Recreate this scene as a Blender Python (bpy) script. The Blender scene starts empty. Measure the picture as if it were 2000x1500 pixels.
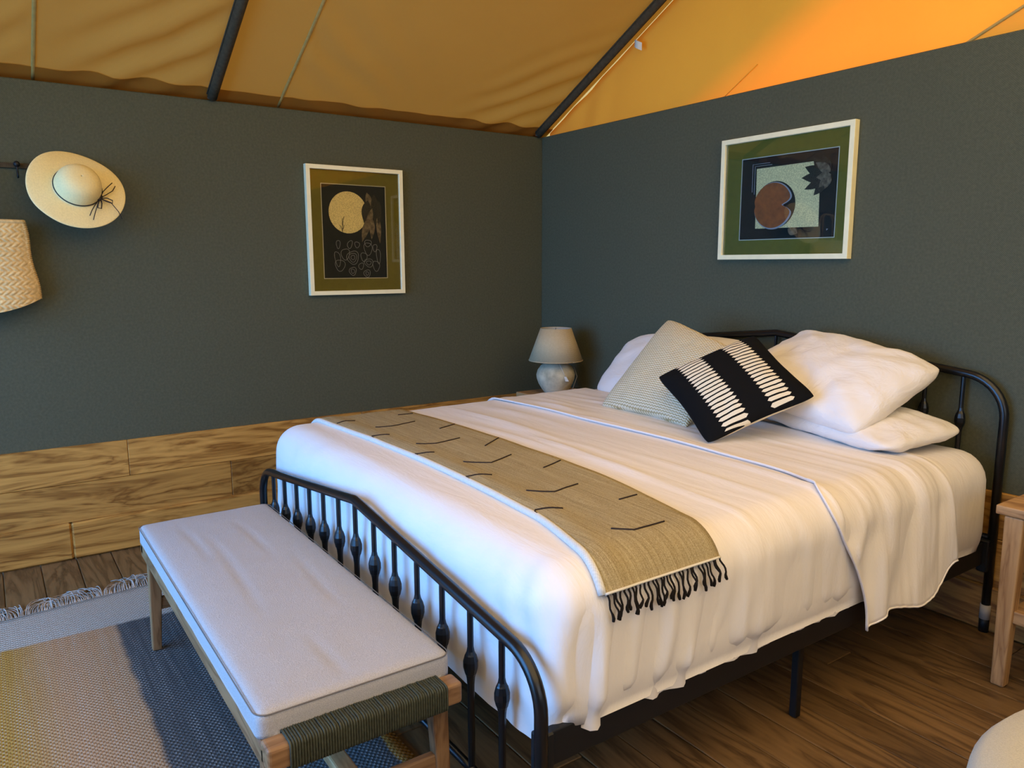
import bpy, bmesh, math, random
from math import pi, sin, cos, radians, sqrt, exp
from mathutils import Vector, Matrix, noise as mnoise

sc = bpy.context.scene
C = sc.collection
H = 2.139                       # height of the dark wall panels
ROOM_X, ROOM_Y = 5.4, -4.7      # right wall, open tent front

# ------------------------------------------------------------------ camera
cam_d = bpy.data.cameras.new('camera'); cam = bpy.data.objects.new('camera', cam_d); C.objects.link(cam)
_yaw, _pitch, _roll = -0.9656, -0.1563, -0.0028
_f = Vector((sin(_yaw)*cos(_pitch), cos(_yaw)*cos(_pitch), sin(_pitch)))
_r = Vector((cos(_yaw), -sin(_yaw), 0)); _u = _r.cross(_f)
_r2 = _r*cos(_roll) + _u*sin(_roll); _u2 = -_r*sin(_roll) + _u*cos(_roll)
cam.matrix_world = Matrix(((_r2.x, _u2.x, -_f.x, 3.9912), (_r2.y, _u2.y, -_f.y, -2.995), (_r2.z, _u2.z, -_f.z, 1.3566), (0, 0, 0, 1)))
cam_d.sensor_fit = 'HORIZONTAL'; cam_d.sensor_width = 36.0; cam_d.lens = 1492.7/2000*36.0
cam_d.clip_start = 0.02; cam_d.clip_end = 200
sc.camera = cam

# ------------------------------------------------------------------ world, sun, daylight through the open front
w = bpy.data.worlds.new('world'); sc.world = w; w.use_nodes = True
bg = w.node_tree.nodes['Background']
bg.inputs[0].default_value = (0.62, 0.78, 1.0, 1); bg.inputs[1].default_value = 0.8

sun_d = bpy.data.lights.new('sun', 'SUN'); sun = bpy.data.objects.new('sun', sun_d); C.objects.link(sun)
SUN = Vector((0.25, 0.45, 0.85)).normalized()
sun.rotation_euler = SUN.to_track_quat('Z', 'Y').to_euler(); sun_d.energy = 7.3; sun_d.angle = radians(9); sun_d.color = (1.0, 0.86, 0.66)

def area(name, loc, rot, sx, sy, power, col):
    d = bpy.data.lights.new(name, 'AREA'); d.shape = 'RECTANGLE'; d.size = sx; d.size_y = sy; d.energy = power; d.color = col
    o = bpy.data.objects.new(name, d); C.objects.link(o); o.location = loc; o.rotation_euler = rot
    return o
# sky light that falls in through the open tent front (low) and over the open gable above it
df = area('daylight_front', (1.7, ROOM_Y+0.02, 1.15), (radians(90-16), 0, 0), 2.9, 1.9, 46.0, (0.05, 0.36, 1.0)); df.data.spread = radians(130)
# unseen fill lamp at the right-hand wall, added to brighten the bed side
dr = area('added_side_fill', (ROOM_X+0.03, -2.2, 1.35), (0, radians(90), 0), 1.05, 2.25, 2.2, (1.0, 0.95, 0.88))

sc.view_settings.view_transform = 'Standard'; sc.view_settings.look = 'None'
sc.view_settings.gamma = 1.0; sc.view_settings.use_curve_mapping = False
sc.view_settings.exposure = 0.9
sc.cycles.max_bounces = 7; sc.cycles.diffuse_bounces = 4
sc.cycles.use_denoising = True
sc.cycles.use_adaptive_sampling = True; sc.cycles.adaptive_threshold = 0.03; sc.cycles.adaptive_min_samples = 24

# ------------------------------------------------------------------ helpers
rng = random.Random(7)

def link(o, parent=None):
    C.objects.link(o)
    if parent is not None: o.parent = parent
    return o

def obj(name, me, m=None, parent=None, smooth=False, loc=None):
    """me: bmesh or mesh or (verts, faces)"""
    if isinstance(me, tuple):
        mesh = bpy.data.meshes.new(name); mesh.from_pydata(me[0], [], me[1]); mesh.update()
    elif isinstance(me, bmesh.types.BMesh):
        mesh = bpy.data.meshes.new(name); me.to_mesh(mesh); me.free()
    else:
        mesh = me
    if m is not None and not mesh.materials:
        mesh.materials.append(m)
    if smooth:
        for p in mesh.polygons: p.use_smooth = True
    o = bpy.data.objects.new(name, mesh); link(o, parent)
    if loc is not None: o.location = loc
    return o

def thing(name, label, cat, loc=(0, 0, 0), group=None):
    o = bpy.data.objects.new(name, None); link(o); o.location = loc; o.empty_display_size = 0.05
    o['label'] = label; o['category'] = cat
    if group: o['group'] = group
    return o

def tag(o, label, cat, group=None):
    o['label'] = label; o['category'] = cat
    if group: o['group'] = group
    return o

def structure(o, label=None):
    o['kind'] = 'structure'
    if label: o['label'] = label
    return o

def bev(bm, off, seg=2):
    bmesh.ops.bevel(bm, geom=list(bm.edges), offset=off, segments=seg, profile=0.5, affect='EDGES', clamp_overlap=True)

def box(x0, x1, y0, y1, z0, z1, b=0.0, seg=2):
    bm = bmesh.new()
    bmesh.ops.create_cube(bm, size=1.0, matrix=Matrix.Translation(((x0+x1)/2, (y0+y1)/2, (z0+z1)/2)) @ Matrix.Diagonal((x1-x0, y1-y0, z1-z0, 1)))
    if b > 0: bev(bm, b, seg)
    return bm

def tube(pts, r, seg=10, caps=True, rad=None, flat=None):
    """sweep a circle along pts; rad optional radius per point; flat=(a,b) oval factors"""
    pts = [Vector(p) for p in pts]; n = len(pts); V = []; F = []
    t0 = (pts[1]-pts[0]).normalized()
    ref = Vector((0, 0, 1)) if abs(t0.z) < 0.9 else Vector((0, 1, 0))
    nrm = t0.cross(ref).normalized()
    for i, p in enumerate(pts):
        t = (pts[min(i+1, n-1)]-pts[max(i-1, 0)]).normalized()
        nrm = (nrm - t*nrm.dot(t)).normalized(); b = t.cross(nrm)
        rr = rad[i] if rad else r
        k = 1.0
        if 0 < i < n-1:
            c = (pts[i]-pts[i-1]).normalized().dot(t); k = 1.0/max(c, 0.5)
        for j in range(seg):
            a = 2*pi*j/seg
            V.append(p + nrm*cos(a)*rr*(flat[0] if flat else 1) + b*sin(a)*rr*(flat[1] if flat else 1))
    for i in range(n-1):
        for j in range(seg):
            F.append((i*seg+j, i*seg+(j+1) % seg, (i+1)*seg+(j+1) % seg, (i+1)*seg+j))
    if caps:
        F.append(tuple(reversed(range(seg)))); F.append(tuple((n-1)*seg+j for j in range(seg)))
    return V, F

def fillet(pts, radii, seg=8):
    """rounded polyline"""
    out = [Vector(pts[0])]
    for i in range(1, len(pts)-1):
        p = Vector(pts[i]); a = (Vector(pts[i-1])-p); b = (Vector(pts[i+1])-p)
        la, lb = a.length, b.length; a.normalize(); b.normalize(); r = radii[i-1]
        ang = a.angle(b); d = min(r/math.tan(ang/2), la*0.49, lb*0.49)
        p0 = p+a*d; p1 = p+b*d
        for k in range(seg+1):
            t = k/seg
            out.append(p0*(1-t)**2 + p*2*t*(1-t)*1.0 + p1*t*t) if False else None
        # true arc
        rr = d*math.tan(ang/2); c = p + (a+b).normalized()*(rr/sin(ang/2))
        v0 = p0-c; v1 = p1-c; th = v0.angle(v1); ax = v0.cross(v1).normalized()
        for k in range(seg+1):
            out.append(c + Matrix.Rotation(th*k/seg, 3, ax) @ v0)
        while None in out: out.remove(None)
    out.append(Vector(pts[-1]))
    res = [out[0]]
    for p in out[1:]:
        if (p-res[-1]).length > 1e-4: res.append(p)
    return res

def join(parts):
    V = []; F = []
    for v, f in parts:
        o = len(V); V += list(v); F += [tuple(i+o for i in q) for q in f]
    return V, F

def lathe(profile, seg=24, cx=0, cy=0):
    V = []; F = []
    for r, z in profile:
        for j in range(seg):
            a = 2*pi*j/seg; V.append(Vector((cx+r*cos(a), cy+r*sin(a), z)))
    for i in range(len(profile)-1):
        for j in range(seg):
            F.append((i*seg+j, i*seg+(j+1) % seg, (i+1)*seg+(j+1) % seg, (i+1)*seg+j))
    return V, F

def boxvf(x0, x1, y0, y1, z0, z1):
    V = [Vector(p) for p in ((x0,y0,z0),(x1,y0,z0),(x1,y1,z0),(x0,y1,z0),(x0,y0,z1),(x1,y0,z1),(x1,y1,z1),(x0,y1,z1))]
    return V, [(0,3,2,1),(4,5,6,7),(0,1,5,4),(1,2,6,5),(2,3,7,6),(3,0,4,7)]

def fbm(x, y, z=0.0, o=3):
    s = 0; a = 1; t = 0
    for i in range(o):
        s += a*mnoise.noise(Vector((x, y, z))); t += a; x *= 2.03; y *= 2.03; z = z*2.03+7.1; a *= 0.5
    return s/t

def sstep(a, b, x):
    t = min(1, max(0, (x-a)/(b-a))); return t*t*(3-2*t)

# ------------------------------------------------------------------ materials
class NT:
    def __init__(self, name):
        self.m = bpy.data.materials.new(name); self.m.use_nodes = True
        self.t = self.m.node_tree; self.n = self.t.nodes; self.l = self.t.links
        self.b = self.n['Principled BSDF']; self.out = self.n['Material Output']
    def node(self, typ, **kw):
        nd = self.n.new(typ)
        for k, v in kw.items():
            if k.startswith('i_'):
                key = k[2:]; key = int(key) if key.isdigit() else key.replace('_', ' ')
                self.put(nd.inputs[key], v)
            else: setattr(nd, k, v)
        return nd
    def put(self, sock, v):
        if hasattr(v, 'is_linked') or isinstance(v, bpy.types.NodeSocket): self.l.new(v, sock)
        else: sock.default_value = v
    def math(self, op, a, b=0.0, c=None, clamp=False):
        nd = self.n.new('ShaderNodeMath'); nd.operation = op; nd.use_clamp = clamp
        self.put(nd.inputs[0], a); self.put(nd.inputs[1], b)
        if c is not None: self.put(nd.inputs[2], c)
        return nd.outputs[0]
    def mix(self, fac, a, b, mode='MIX'):
        nd = self.n.new('ShaderNodeMix'); nd.data_type = 'RGBA'; nd.blend_type = mode
        self.put(nd.inputs[0], fac); self.put(nd.inputs[6], a); self.put(nd.inputs[7], b)
        return nd.outputs[2]
    def ramp(self, fac, stops):
        nd = self.n.new('ShaderNodeValToRGB'); e = nd.color_ramp.elements
        while len(e) < len(stops): e.new(0.5)
        for el, (p, c) in zip(e, stops): el.position = p; el.color = (*c, 1) if len(c) == 3 else c
        self.l.new(fac, nd.inputs[0]); return nd.outputs[0]
    def coord(self, which='Object'):
        return self.n.new('ShaderNodeTexCoord').outputs[which]
    def mapping(self, vec, scale=(1, 1, 1), loc=(0, 0, 0), rot=(0, 0, 0)):
        nd = self.n.new('ShaderNodeMapping'); self.l.new(vec, nd.inputs[0])
        nd.inputs['Scale'].default_value = scale; nd.inputs['Location'].default_value = loc; nd.inputs['Rotation'].default_value = rot
        return nd.outputs[0]
    def noise(self, vec, scale=5, detail=3, rough=0.55, dist=0.0):
        nd = self.n.new('ShaderNodeTexNoise'); self.l.new(vec, nd.inputs['Vector'])
        nd.inputs['Scale'].default_value = scale; nd.inputs['Detail'].default_value = detail
        nd.inputs['Roughness'].default_value = rough; nd.inputs['Distortion'].default_value = dist
        return nd.outputs[0]
    def bump(self, h, strength=0.3, dist=0.005):
        nd = self.n.new('ShaderNodeBump'); self.l.new(h, nd.inputs['Height'])
        nd.inputs['Strength'].default_value = strength; nd.inputs['Distance'].default_value = dist
        self.l.new(nd.outputs[0], self.b.inputs['Normal']); return nd.outputs[0]
    def xyz(self, vec):
        nd = self.n.new('ShaderNodeSeparateXYZ'); self.l.new(vec, nd.inputs[0]); return nd.outputs
    def base(self, col, rough=0.6, spec=0.5, metal=0.0):
        if isinstance(col, tuple): self.b.inputs['Base Color'].default_value = (*col, 1)
        else: self.l.new(col, self.b.inputs['Base Color'])
        if isinstance(rough, (int, float)): self.b.inputs['Roughness'].default_value = rough
        else: self.l.new(rough, self.b.inputs['Roughness'])
        self.b.inputs['Specular IOR Level'].default_value = spec; self.b.inputs['Metallic'].default_value = metal
        return self

def c4(c): return (*c, 1)

def plain(name, col, rough=0.6, spec=0.5, metal=0.0, var=0.0, nscale=40, bump=0.0):
    N = NT(name)
    if var or bump:
        n = N.noise(N.coord(), nscale, 3)
        colr = N.ramp(n, [(0.3, tuple(c*(1-var) for c in col)), (0.7, tuple(min(1, c*(1+var)) for c in col))])
        N.base(colr, rough, spec, metal)
        if bump: N.bump(n, bump, 0.004)
    else: N.base(col, rough, spec, metal)
    return N.m

def weave(name, col, col2, scale=260.0, bump=0.35, rough=0.85, mott=0.12, axes=(0, 1), sheen=0.0):
    """plain-woven cloth: crossing waves for the threads and a soft mottling"""
    N = NT(name); co = N.coord(); x = N.xyz(co)
    a = N.math('SINE', N.math('MULTIPLY', x[axes[0]], scale*2*pi/ (2*pi)*6.2832/ 6.2832*1.0))
    b = N.math('SINE', N.math('MULTIPLY', x[axes[1]], scale))
    h = N.math('MULTIPLY', a, b)
    n = N.noise(co, 90, 4, 0.7); n2 = N.noise(co, 3, 2)
    f = N.math('ADD', N.math('MULTIPLY', h, 0.25), n)
    colr = N.ramp(f, [(0.25, col), (0.8, col2)])
    colr = N.mix(N.math('MULTIPLY', n2, mott), colr, c4(tuple(v*0.6 for v in col)))
    N.base(colr, rough, 0.25)
    N.bump(f, bump, 0.002)
    if sheen:
        N.b.inputs['Sheen Weight'].default_value = sheen
    return N.m

def wood(name, dark, light, length_axis=0, grain=1.0, rough=0.5, knots=0.0, var=0.25, spec=0.4, bump=0.12):
    N = NT(name); co = N.coord()
    info = N.n.new('ShaderNodeObjectInfo'); rnd = info.outputs['Random']
    off = N.n.new('ShaderNodeCombineXYZ')
    for k, m_ in enumerate((13.7, 7.3, 3.1)): N.l.new(N.math('MULTIPLY', rnd, m_), off.inputs[k])
    add = N.n.new('ShaderNodeVectorMath'); add.operation = 'ADD'; N.l.new(co, add.inputs[0]); N.l.new(off.outputs[0], add.inputs[1])
    v = add.outputs[0]
    s = [6.0*grain]*3; s[length_axis] = 0.9*grain
    n1 = N.noise(N.mapping(v, tuple(s)), 1.6, 4, 0.55, 1.2)
    s2 = [70.0*grain]*3; s2[length_axis] = 2.5*grain
    n2 = N.noise(N.mapping(v, tuple(s2)), 1.0, 3, 0.6, 0.3)
    rings = N.math('PINGPONG', N.math('MULTIPLY', n1, 9.0), 1.0)
    rings = N.math('POWER', rings, 1.6)
    f = N.math('ADD', N.math('MULTIPLY', rings, 0.45), N.math('MULTIPLY', n2, 0.55))
    mid = tuple((a+b)/2 for a, b in zip(dark, light))
    col = N.ramp(f, [(0.15, light), (0.45, mid), (0.72, dark), (0.92, tuple(c*0.55 for c in dark))])
    tone = N.math('ADD', N.math('MULTIPLY', rnd, var), 1.0-var/2)
    hsv = N.n.new('ShaderNodeHueSaturation'); N.l.new(col, hsv.inputs['Color']); N.l.new(tone, hsv.inputs['Value'])
    col = hsv.outputs[0]
    if knots:
        sk = [3.4]*3; sk[length_axis] = 1.3
        vo = N.n.new('ShaderNodeTexVoronoi'); vo.inputs['Scale'].default_value = 1.0
        N.l.new(N.mapping(v, tuple(sk)), vo.inputs['Vector'])
        d = N.math('ADD', vo.outputs['Distance'], N.math('MULTIPLY', N.math('SUBTRACT', n1, 0.5), 0.35))
        k = N.ramp(d, [(0.02, (1, 1, 1)), (0.16, (0, 0, 0))])
        col = N.mix(N.math('MULTIPLY', k, knots), col, c4(tuple(c*0.22 for c in dark)))
    N.base(col, rough, spec)
    N.bump(f, bump, 0.003)
    return N.m

def canvas(name, diff, trans, fac, rough=0.9):
    N = NT(name); co = N.coord()
    n = N.noise(co, 2.2, 3); fine = N.noise(co, 160, 2)
    col = N.ramp(n, [(0.3, tuple(c*0.93 for c in diff)), (0.7, diff)])
    d = N.node('ShaderNodeBsdfDiffuse'); N.l.new(col, d.inputs[0])
    t = N.node('ShaderNodeBsdfTranslucent'); t.inputs[0].default_value = c4(trans)
    bp = N.node('ShaderNodeBump'); N.l.new(fine, bp.inputs['Height']); bp.inputs['Strength'].default_value = 0.15; bp.inputs['Distance'].default_value = 0.002
    N.l.new(bp.outputs[0], d.inputs['Normal'])
    mx = N.node('ShaderNodeMixShader'); mx.inputs[0].default_value = fac
    N.l.new(d.outputs[0], mx.inputs[1]); N.l.new(t.outputs[0], mx.inputs[2]); N.l.new(mx.outputs[0], N.out.inputs[0])
    N.n.remove(N.b)
    return N.m

M = {}
M['wall'] = weave('slate_wall_fabric', (0.070, 0.072, 0.043), (0.114, 0.116, 0.072), scale=900, bump=0.25, rough=0.8, mott=0.1, axes=(1, 2))
M['wall_b'] = weave('slate_wall_fabric_back', (0.070, 0.072, 0.043), (0.114, 0.116, 0.072), scale=900, bump=0.25, rough=0.8, mott=0.1, axes=(0, 2))
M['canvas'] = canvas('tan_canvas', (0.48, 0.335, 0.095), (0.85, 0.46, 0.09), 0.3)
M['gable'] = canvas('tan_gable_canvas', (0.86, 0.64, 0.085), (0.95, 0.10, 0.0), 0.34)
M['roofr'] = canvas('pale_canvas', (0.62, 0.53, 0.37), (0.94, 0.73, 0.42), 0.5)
M['fly'] = canvas('shade_fly_canvas', (0.35, 0.30, 0.2), (0.6, 0.45, 0.25), 0.25)
M['pole'] = plain('dark_sleeved_pole', (0.075, 0.058, 0.036), 0.95, 0.08, var=0.2, nscale=60)
M['seam'] = plain('canvas_seam_tape', (0.50, 0.33, 0.10), 0.9, 0.2, var=0.1)
M['oakw'] = wood('golden_oak_plank', (0.235, 0.100, 0.018), (0.57, 0.30, 0.070), 1, 1.0, 0.42, knots=0.95, var=0.42)
M['oakwb'] = wood('golden_oak_plank_back', (0.235, 0.100, 0.018), (0.57, 0.30, 0.070), 0, 1.0, 0.42, knots=0.95, var=0.42)
M['floor'] = wood('worn_brown_floorboard', (0.088, 0.047, 0.018), (0.215, 0.122, 0.048), 0, 1.0, 0.42, knots=0.25, var=0.3, spec=0.4)
M['acacia'] = wood('light_acacia_wood', (0.29, 0.150, 0.058), (0.53, 0.315, 0.135), 2, 1.3, 0.5, var=0.1)
M['acaciax'] = wood('light_acacia_wood_lengthwise', (0.29, 0.150, 0.058), (0.53, 0.315, 0.135), 0, 1.3, 0.5, var=0.1)
M['acaciay'] = wood('light_acacia_wood_crosswise', (0.29, 0.150, 0.058), (0.53, 0.315, 0.135), 1, 1.3, 0.5, var=0.1)
M['brownleg'] = wood('brown_bench_wood', (0.17, 0.080, 0.030), (0.34, 0.185, 0.080), 2, 1.3, 0.5, var=0.1)
M['brownlegx'] = wood('brown_bench_wood_lengthwise', (0.17, 0.080, 0.030), (0.34, 0.185, 0.080), 0, 1.3, 0.5, var=0.1)
M['brownlegy'] = wood('brown_bench_wood_crosswise', (0.17, 0.080, 0.030), (0.34, 0.185, 0.080), 1, 1.3, 0.5, var=0.1)
M['iron'] = plain('black_powder_coated_iron', (0.006, 0.006, 0.007), 0.28, 0.5)
M['ironm'] = plain('black_matt_iron', (0.007, 0.007, 0.008), 0.5, 0.4)
M['capw'] = plain('pale_grey_foot_sleeve', (0.42, 0.38, 0.33), 0.6)
M['benchf'] = plain('grey_bench_upholstery', (0.455, 0.430, 0.415), 0.95, 0.2, var=0.16, nscale=420, bump=0.4)
M['seamdark'] = plain('dark_seam_thread', (0.16, 0.14, 0.12), 0.9)  # dark thread for the cushion seam
M['cord'] = plain('olive_cord', (0.055, 0.058, 0.036), 0.7, 0.3, var=0.25, nscale=120, bump=0.2)
M['frame'] = plain('cream_picture_frame', (0.93, 0.85, 0.55), 0.45, 0.4, var=0.04, nscale=20)
M['mat'] = plain('olive_green_mount', (0.165, 0.145, 0.022), 0.9, 0.2, var=0.05)
M['fillet'] = plain('pale_mount_bevel', (0.62, 0.60, 0.46), 0.7)
M['paper'] = plain('black_art_paper', (0.016, 0.016, 0.014), 0.85, 0.2, var=0.1)
M['gilt'] = plain('speckled_straw_paper', (0.78, 0.64, 0.30), 0.7, 0.3, var=0.35, nscale=240, bump=0.3)
M['rust'] = plain('rust_brown_paper', (0.30, 0.078, 0.008), 0.5, 0.4, var=0.25, nscale=30)
M['silver'] = plain('silver_thread', (0.33, 0.33, 0.34), 0.5)
M['featherg'] = plain('grey_brown_feather', (0.16, 0.125, 0.075), 0.8, 0.2, var=0.5, nscale=60)
M['featherd'] = plain('dark_speckled_feather', (0.035, 0.030, 0.020), 0.8, 0.2, var=0.7, nscale=300)
M['shade'] = weave('taupe_lamp_shade_linen', (0.49, 0.38, 0.22), (0.58, 0.46, 0.28), scale=900, bump=0.2, rough=0.9, mott=0.05, axes=(0, 2))
M['shade_in'] = plain('pale_shade_lining', (0.62, 0.58, 0.50), 0.8)
M['stone'] = plain('weathered_grey_ceramic', (0.56, 0.49, 0.34), 0.85, 0.2, var=0.3, nscale=16, bump=0.35)
M['tagw'] = plain('off_white_card', (0.74, 0.70, 0.60), 0.8)
M['cable'] = plain('grey_cable', (0.18, 0.17, 0.15), 0.6)
M['straw'] = plain('woven_straw_hat', (0.93, 0.77, 0.38), 0.75, 0.3, var=0.06, nscale=150, bump=0.12)
M['hatcord'] = plain('dark_hat_cord', (0.012, 0.009, 0.012), 0.6)
M['bag'] = plain('braided_seagrass', (0.78, 0.56, 0.26), 0.6, 0.35, var=0.18, nscale=60, bump=0.2)
M['pouf'] = plain('cream_pouf_fabric', (0.53, 0.49, 0.38), 0.95, 0.2, var=0.10, nscale=380, bump=0.3)
M['blackline'] = plain('dark_brown_stitch', (0.02, 0.010, 0.008), 0.8)
M['tassel'] = plain('black_tassel_yarn', (0.012, 0.009, 0.008), 0.9, 0.2)
M['grass'] = plain('outdoor_grass', (0.10, 0.17, 0.05), 0.9, 0.2, var=0.4, nscale=3)
M['ring'] = plain('dull_metal_ring', (0.16, 0.15, 0.13), 0.4, 0.5, 0.8)

def m_glass():
    N = NT('picture_glass'); gl = N.node('ShaderNodeBsdfGlossy'); gl.inputs['Roughness'].default_value = 0.02
    tr = N.node('ShaderNodeBsdfTransparent'); fr = N.node('ShaderNodeFresnel'); fr.inputs[0].default_value = 1.45
    mx = N.node('ShaderNodeMixShader'); N.l.new(fr.outputs[0], mx.inputs[0]); N.l.new(tr.outputs[0], mx.inputs[1]); N.l.new(gl.outputs[0], mx.inputs[2])
    N.l.new(mx.outputs[0], N.out.inputs[0]); N.n.remove(N.b); return N.m
M['glass'] = m_glass()

def m_linen():
    N = NT('white_cotton_sateen'); co = N.coord()
    n = N.noise(N.mapping(co, (3, 14, 6)), 1.0, 5, 0.6, 0.4)
    N.base((0.86, 0.80, 0.755), 0.48, 0.35); N.b.inputs['Sheen Weight'].default_value = 0.15
    N.bump(n, 0.26, 0.020)
    return N.m
M['sheet'] = m_linen()
def m_pillow():
    N = NT('white_pillowcase'); co = N.coord()
    n = N.noise(N.mapping(co, (5, 9, 6)), 1.0, 4, 0.6, 0.8)
    N.base((0.86, 0.81, 0.765), 0.55, 0.3); N.b.inputs['Sheen Weight'].default_value = 0.15
    N.bump(n, 0.45, 0.028)
    return N.m
M['pillow'] = m_pillow()

def m_throw():
    N = NT('oatmeal_woven_throw'); co = N.coord()
    a = N.noise(N.mapping(co, (5, 260, 5)), 1.0, 4, 0.75); b = N.noise(N.mapping(co, (320, 320, 320)), 1.0, 3, 0.7)
    f = N.math('ADD', N.math('MULTIPLY', a, 0.5), N.math('MULTIPLY', b, 0.5))
    col = N.ramp(f, [(0.34, (0.20, 0.15, 0.07)), (0.5, (0.36, 0.29, 0.16)), (0.66, (0.54, 0.46, 0.29))])
    N.base(col, 0.9, 0.2); N.bump(f, 0.4, 0.003); return N.m
M['throw'] = m_throw()

M['border'] = weave('pale_throw_border', (0.62, 0.60, 0.54), (0.74, 0.72, 0.66), scale=900, bump=0.25, rough=0.9, mott=0.05)
def m_knit():
    N = NT('cream_chunky_knit'); co = N.coord(); x = N.xyz(co)
    n = N.noise(co, 14, 2)
    zz = N.math('PINGPONG', N.math('MULTIPLY', x[0], 115.0), 1.0)
    rows = N.math('SINE', N.math('ADD', N.math('MULTIPLY', x[2], 640.0), N.math('MULTIPLY', zz, 2.2)))
    cols = N.math('SINE', N.math('MULTIPLY', x[0], 115.0*pi))
    f = N.math('ADD', N.math('MULTIPLY', rows, 0.5), N.math('MULTIPLY', N.math('ABSOLUTE', cols), 0.5))
    col = N.ramp(f, [(0.0, (0.50, 0.40, 0.20)), (0.2, (0.80, 0.71, 0.48)), (0.8, (0.88, 0.80, 0.60))])
    N.base(col, 0.9, 0.2); N.bump(f, 0.6, 0.006); return N.m
M['knit'] = m_knit()

def m_blackcush():
    """black knit with two bands of long cream lozenges (local x across the bands, local z along them)"""
    N = NT('black_cushion_cream_lozenges'); x = N.xyz(N.coord()); S = 0.43
    u = N.math('DIVIDE', x[0], S); v = N.math('DIVIDE', x[2], S)        # -0.5..0.5
    wob = N.math('MULTIPLY', N.math('SINE', N.math('MULTIPLY', u, 26.0)), 0.0)
    masks = []
    for uc, hw, ph in ((-0.205, 0.125, 0.0), (0.225, 0.110, 0.35)):
        a = N.math('ABSOLUTE', N.math('DIVIDE', N.math('SUBTRACT', u, uc), hw))           # 0 centre .. 1 tip
        cell = N.math('FRACT', N.math('ADD', N.math('MULTIPLY', v, 22.0), ph+20))
        t = N.math('ABSOLUTE', N.math('SUBTRACT', cell, 0.5))
        lim = N.math('MINIMUM', 0.34, N.math('MULTIPLY', N.math('SUBTRACT', 1.0, a), 1.5))
        masks.append(N.math('GREATER_THAN', lim, t))
    mk = N.math('MULTIPLY', N.math('MAXIMUM', masks[0], masks[1]), N.math('LESS_THAN', N.math('ABSOLUTE', v), 0.475))
    mk = N.math('MULTIPLY', mk, N.math('LESS_THAN', x[1], 0.004))                     # front side only
    back = N.math('GREATER_THAN', x[1], 0.004)
    mk = N.math('MAXIMUM', mk, back)
    col = N.mix(mk, (0.006, 0.006, 0.006, 1), (0.80, 0.71, 0.53, 1))
    fine = N.noise(N.coord(), 260, 2)
    N.base(col, 0.9, 0.12)
    N.bump(N.math('ADD', mk, N.math('MULTIPLY', fine, 0.4)), 0.3, 0.003)
    return N.m
M['bcush'] = m_blackcush()

def m_rug():
    N = NT('striped_flatweave_rug'); co = N.coord(); x = N.xyz(co)
    wob = N.math('MULTIPLY', N.math('SUBTRACT', N.noise(co, 9, 3), 0.5), 0.03)
    y = N.math('ADD', x[1], wob); xx = N.math('ADD', x[0], wob)
    nfine = N.noise(N.mapping(co, (60, 300, 1)), 1.0, 2, 0.6)
    streak = N.noise(N.mapping(co, (2.5, 60, 1)), 1.0, 3, 0.6)
    def s(v, a, b):
        nd = N.n.new('ShaderNodeMapRange'); nd.interpolation_type = 'SMOOTHSTEP'; N.l.new(v, nd.inputs[0])
        nd.inputs[1].default_value = a; nd.inputs[2].default_value = b; return nd.outputs[0]
    col = N.mix(s(y, -3.06, -2.86), (0.42, 0.22, 0.04, 1), (0.47, 0.26, 0.125, 1))
    col = N.mix(s(y, -2.70, -2.675), col, (0.080, 0.078, 0.074, 1))
    col = N.mix(s(y, -2.165, -2.155), col, (0.36, 0.19, 0.035, 1))
    head = N.math('SUBTRACT', 1.0, s(xx, 0.885, 0.905))
    col = N.mix(head, col, (0.44, 0.38, 0.30, 1))
    # woven cells: offset rows of pale floats over dark ground
    a = N.math('SINE', N.math('MULTIPLY', x[0], 330.0)); row = N.math('SINE', N.math('MULTIPLY', x[1], 420.0))
    cell = N.math('MULTIPLY', a, row)
    sp = N.math('MULTIPLY', s(cell, 0.2, 0.8), N.ramp(streak, [(0.40, (0.05, 0.05, 0.05)), (0.72, (0.9, 0.9, 0.9))]))
    col = N.mix(N.math('MULTIPLY', sp, 0.9), col, (0.50, 0.46, 0.40, 1))
    gap = s(cell, -0.3, -0.9)
    col = N.mix(N.math('MULTIPLY', gap, 0.75), col, N.mix(0.75, col, (0.02, 0.018, 0.016, 1)))
    N.base(col, 0.95, 0.1)
    N.bump(N.math('ADD', N.math('MULTIPLY', cell, 0.5), nfine), 0.7, 0.004)
    return N.m
M['rug'] = m_rug()
M['fringe'] = plain('pale_rug_fringe_yarn', (0.42, 0.36, 0.30), 0.9, 0.2, var=0.35, nscale=25)

# ------------------------------------------------------------------ ground and floor
g = obj('ground', ([(-40, -40, -0.45), (45, -40, -0.45), (45, 40, -0.45), (-40, 40, -0.45)], [(0, 1, 2, 3)]), M['grass']); structure(g)
fl = obj('floor', box(-0.05, ROOM_X, ROOM_Y-0.9, 0.05, -0.10, -0.016), M['floor']); structure(fl)
PW = 0.1437
y = -2.592 + PW*18
row = 0
while y > ROOM_Y-0.8:
    y0, y1 = y-PW, min(y, 0.0)
    if y1 - y0 > 0.02:
        x = 0.0; first = True
        while x < ROOM_X-0.01:
            ln = rng.uniform(1.1, 2.3) if not first else rng.uniform(0.5, 2.2)
            first = False
            x1 = min(ROOM_X, x+ln)
            if ROOM_X-x1 < 0.25: x1 = ROOM_X
            cx, cy = (x+x1)/2, (y0+y1)/2
            dz = rng.uniform(-0.0012, 0.0)
            bm = box(-(x1-x)/2+0.0012, (x1-x)/2-0.0012, -(y1-y0)/2+0.0016, (y1-y0)/2-0.0016, -0.016, 0.0, 0.0022, 1)
            obj('plank', bm, M['floor'], fl, loc=(cx, cy, dz))
            x = x1
    y -= PW; row += 1

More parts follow.
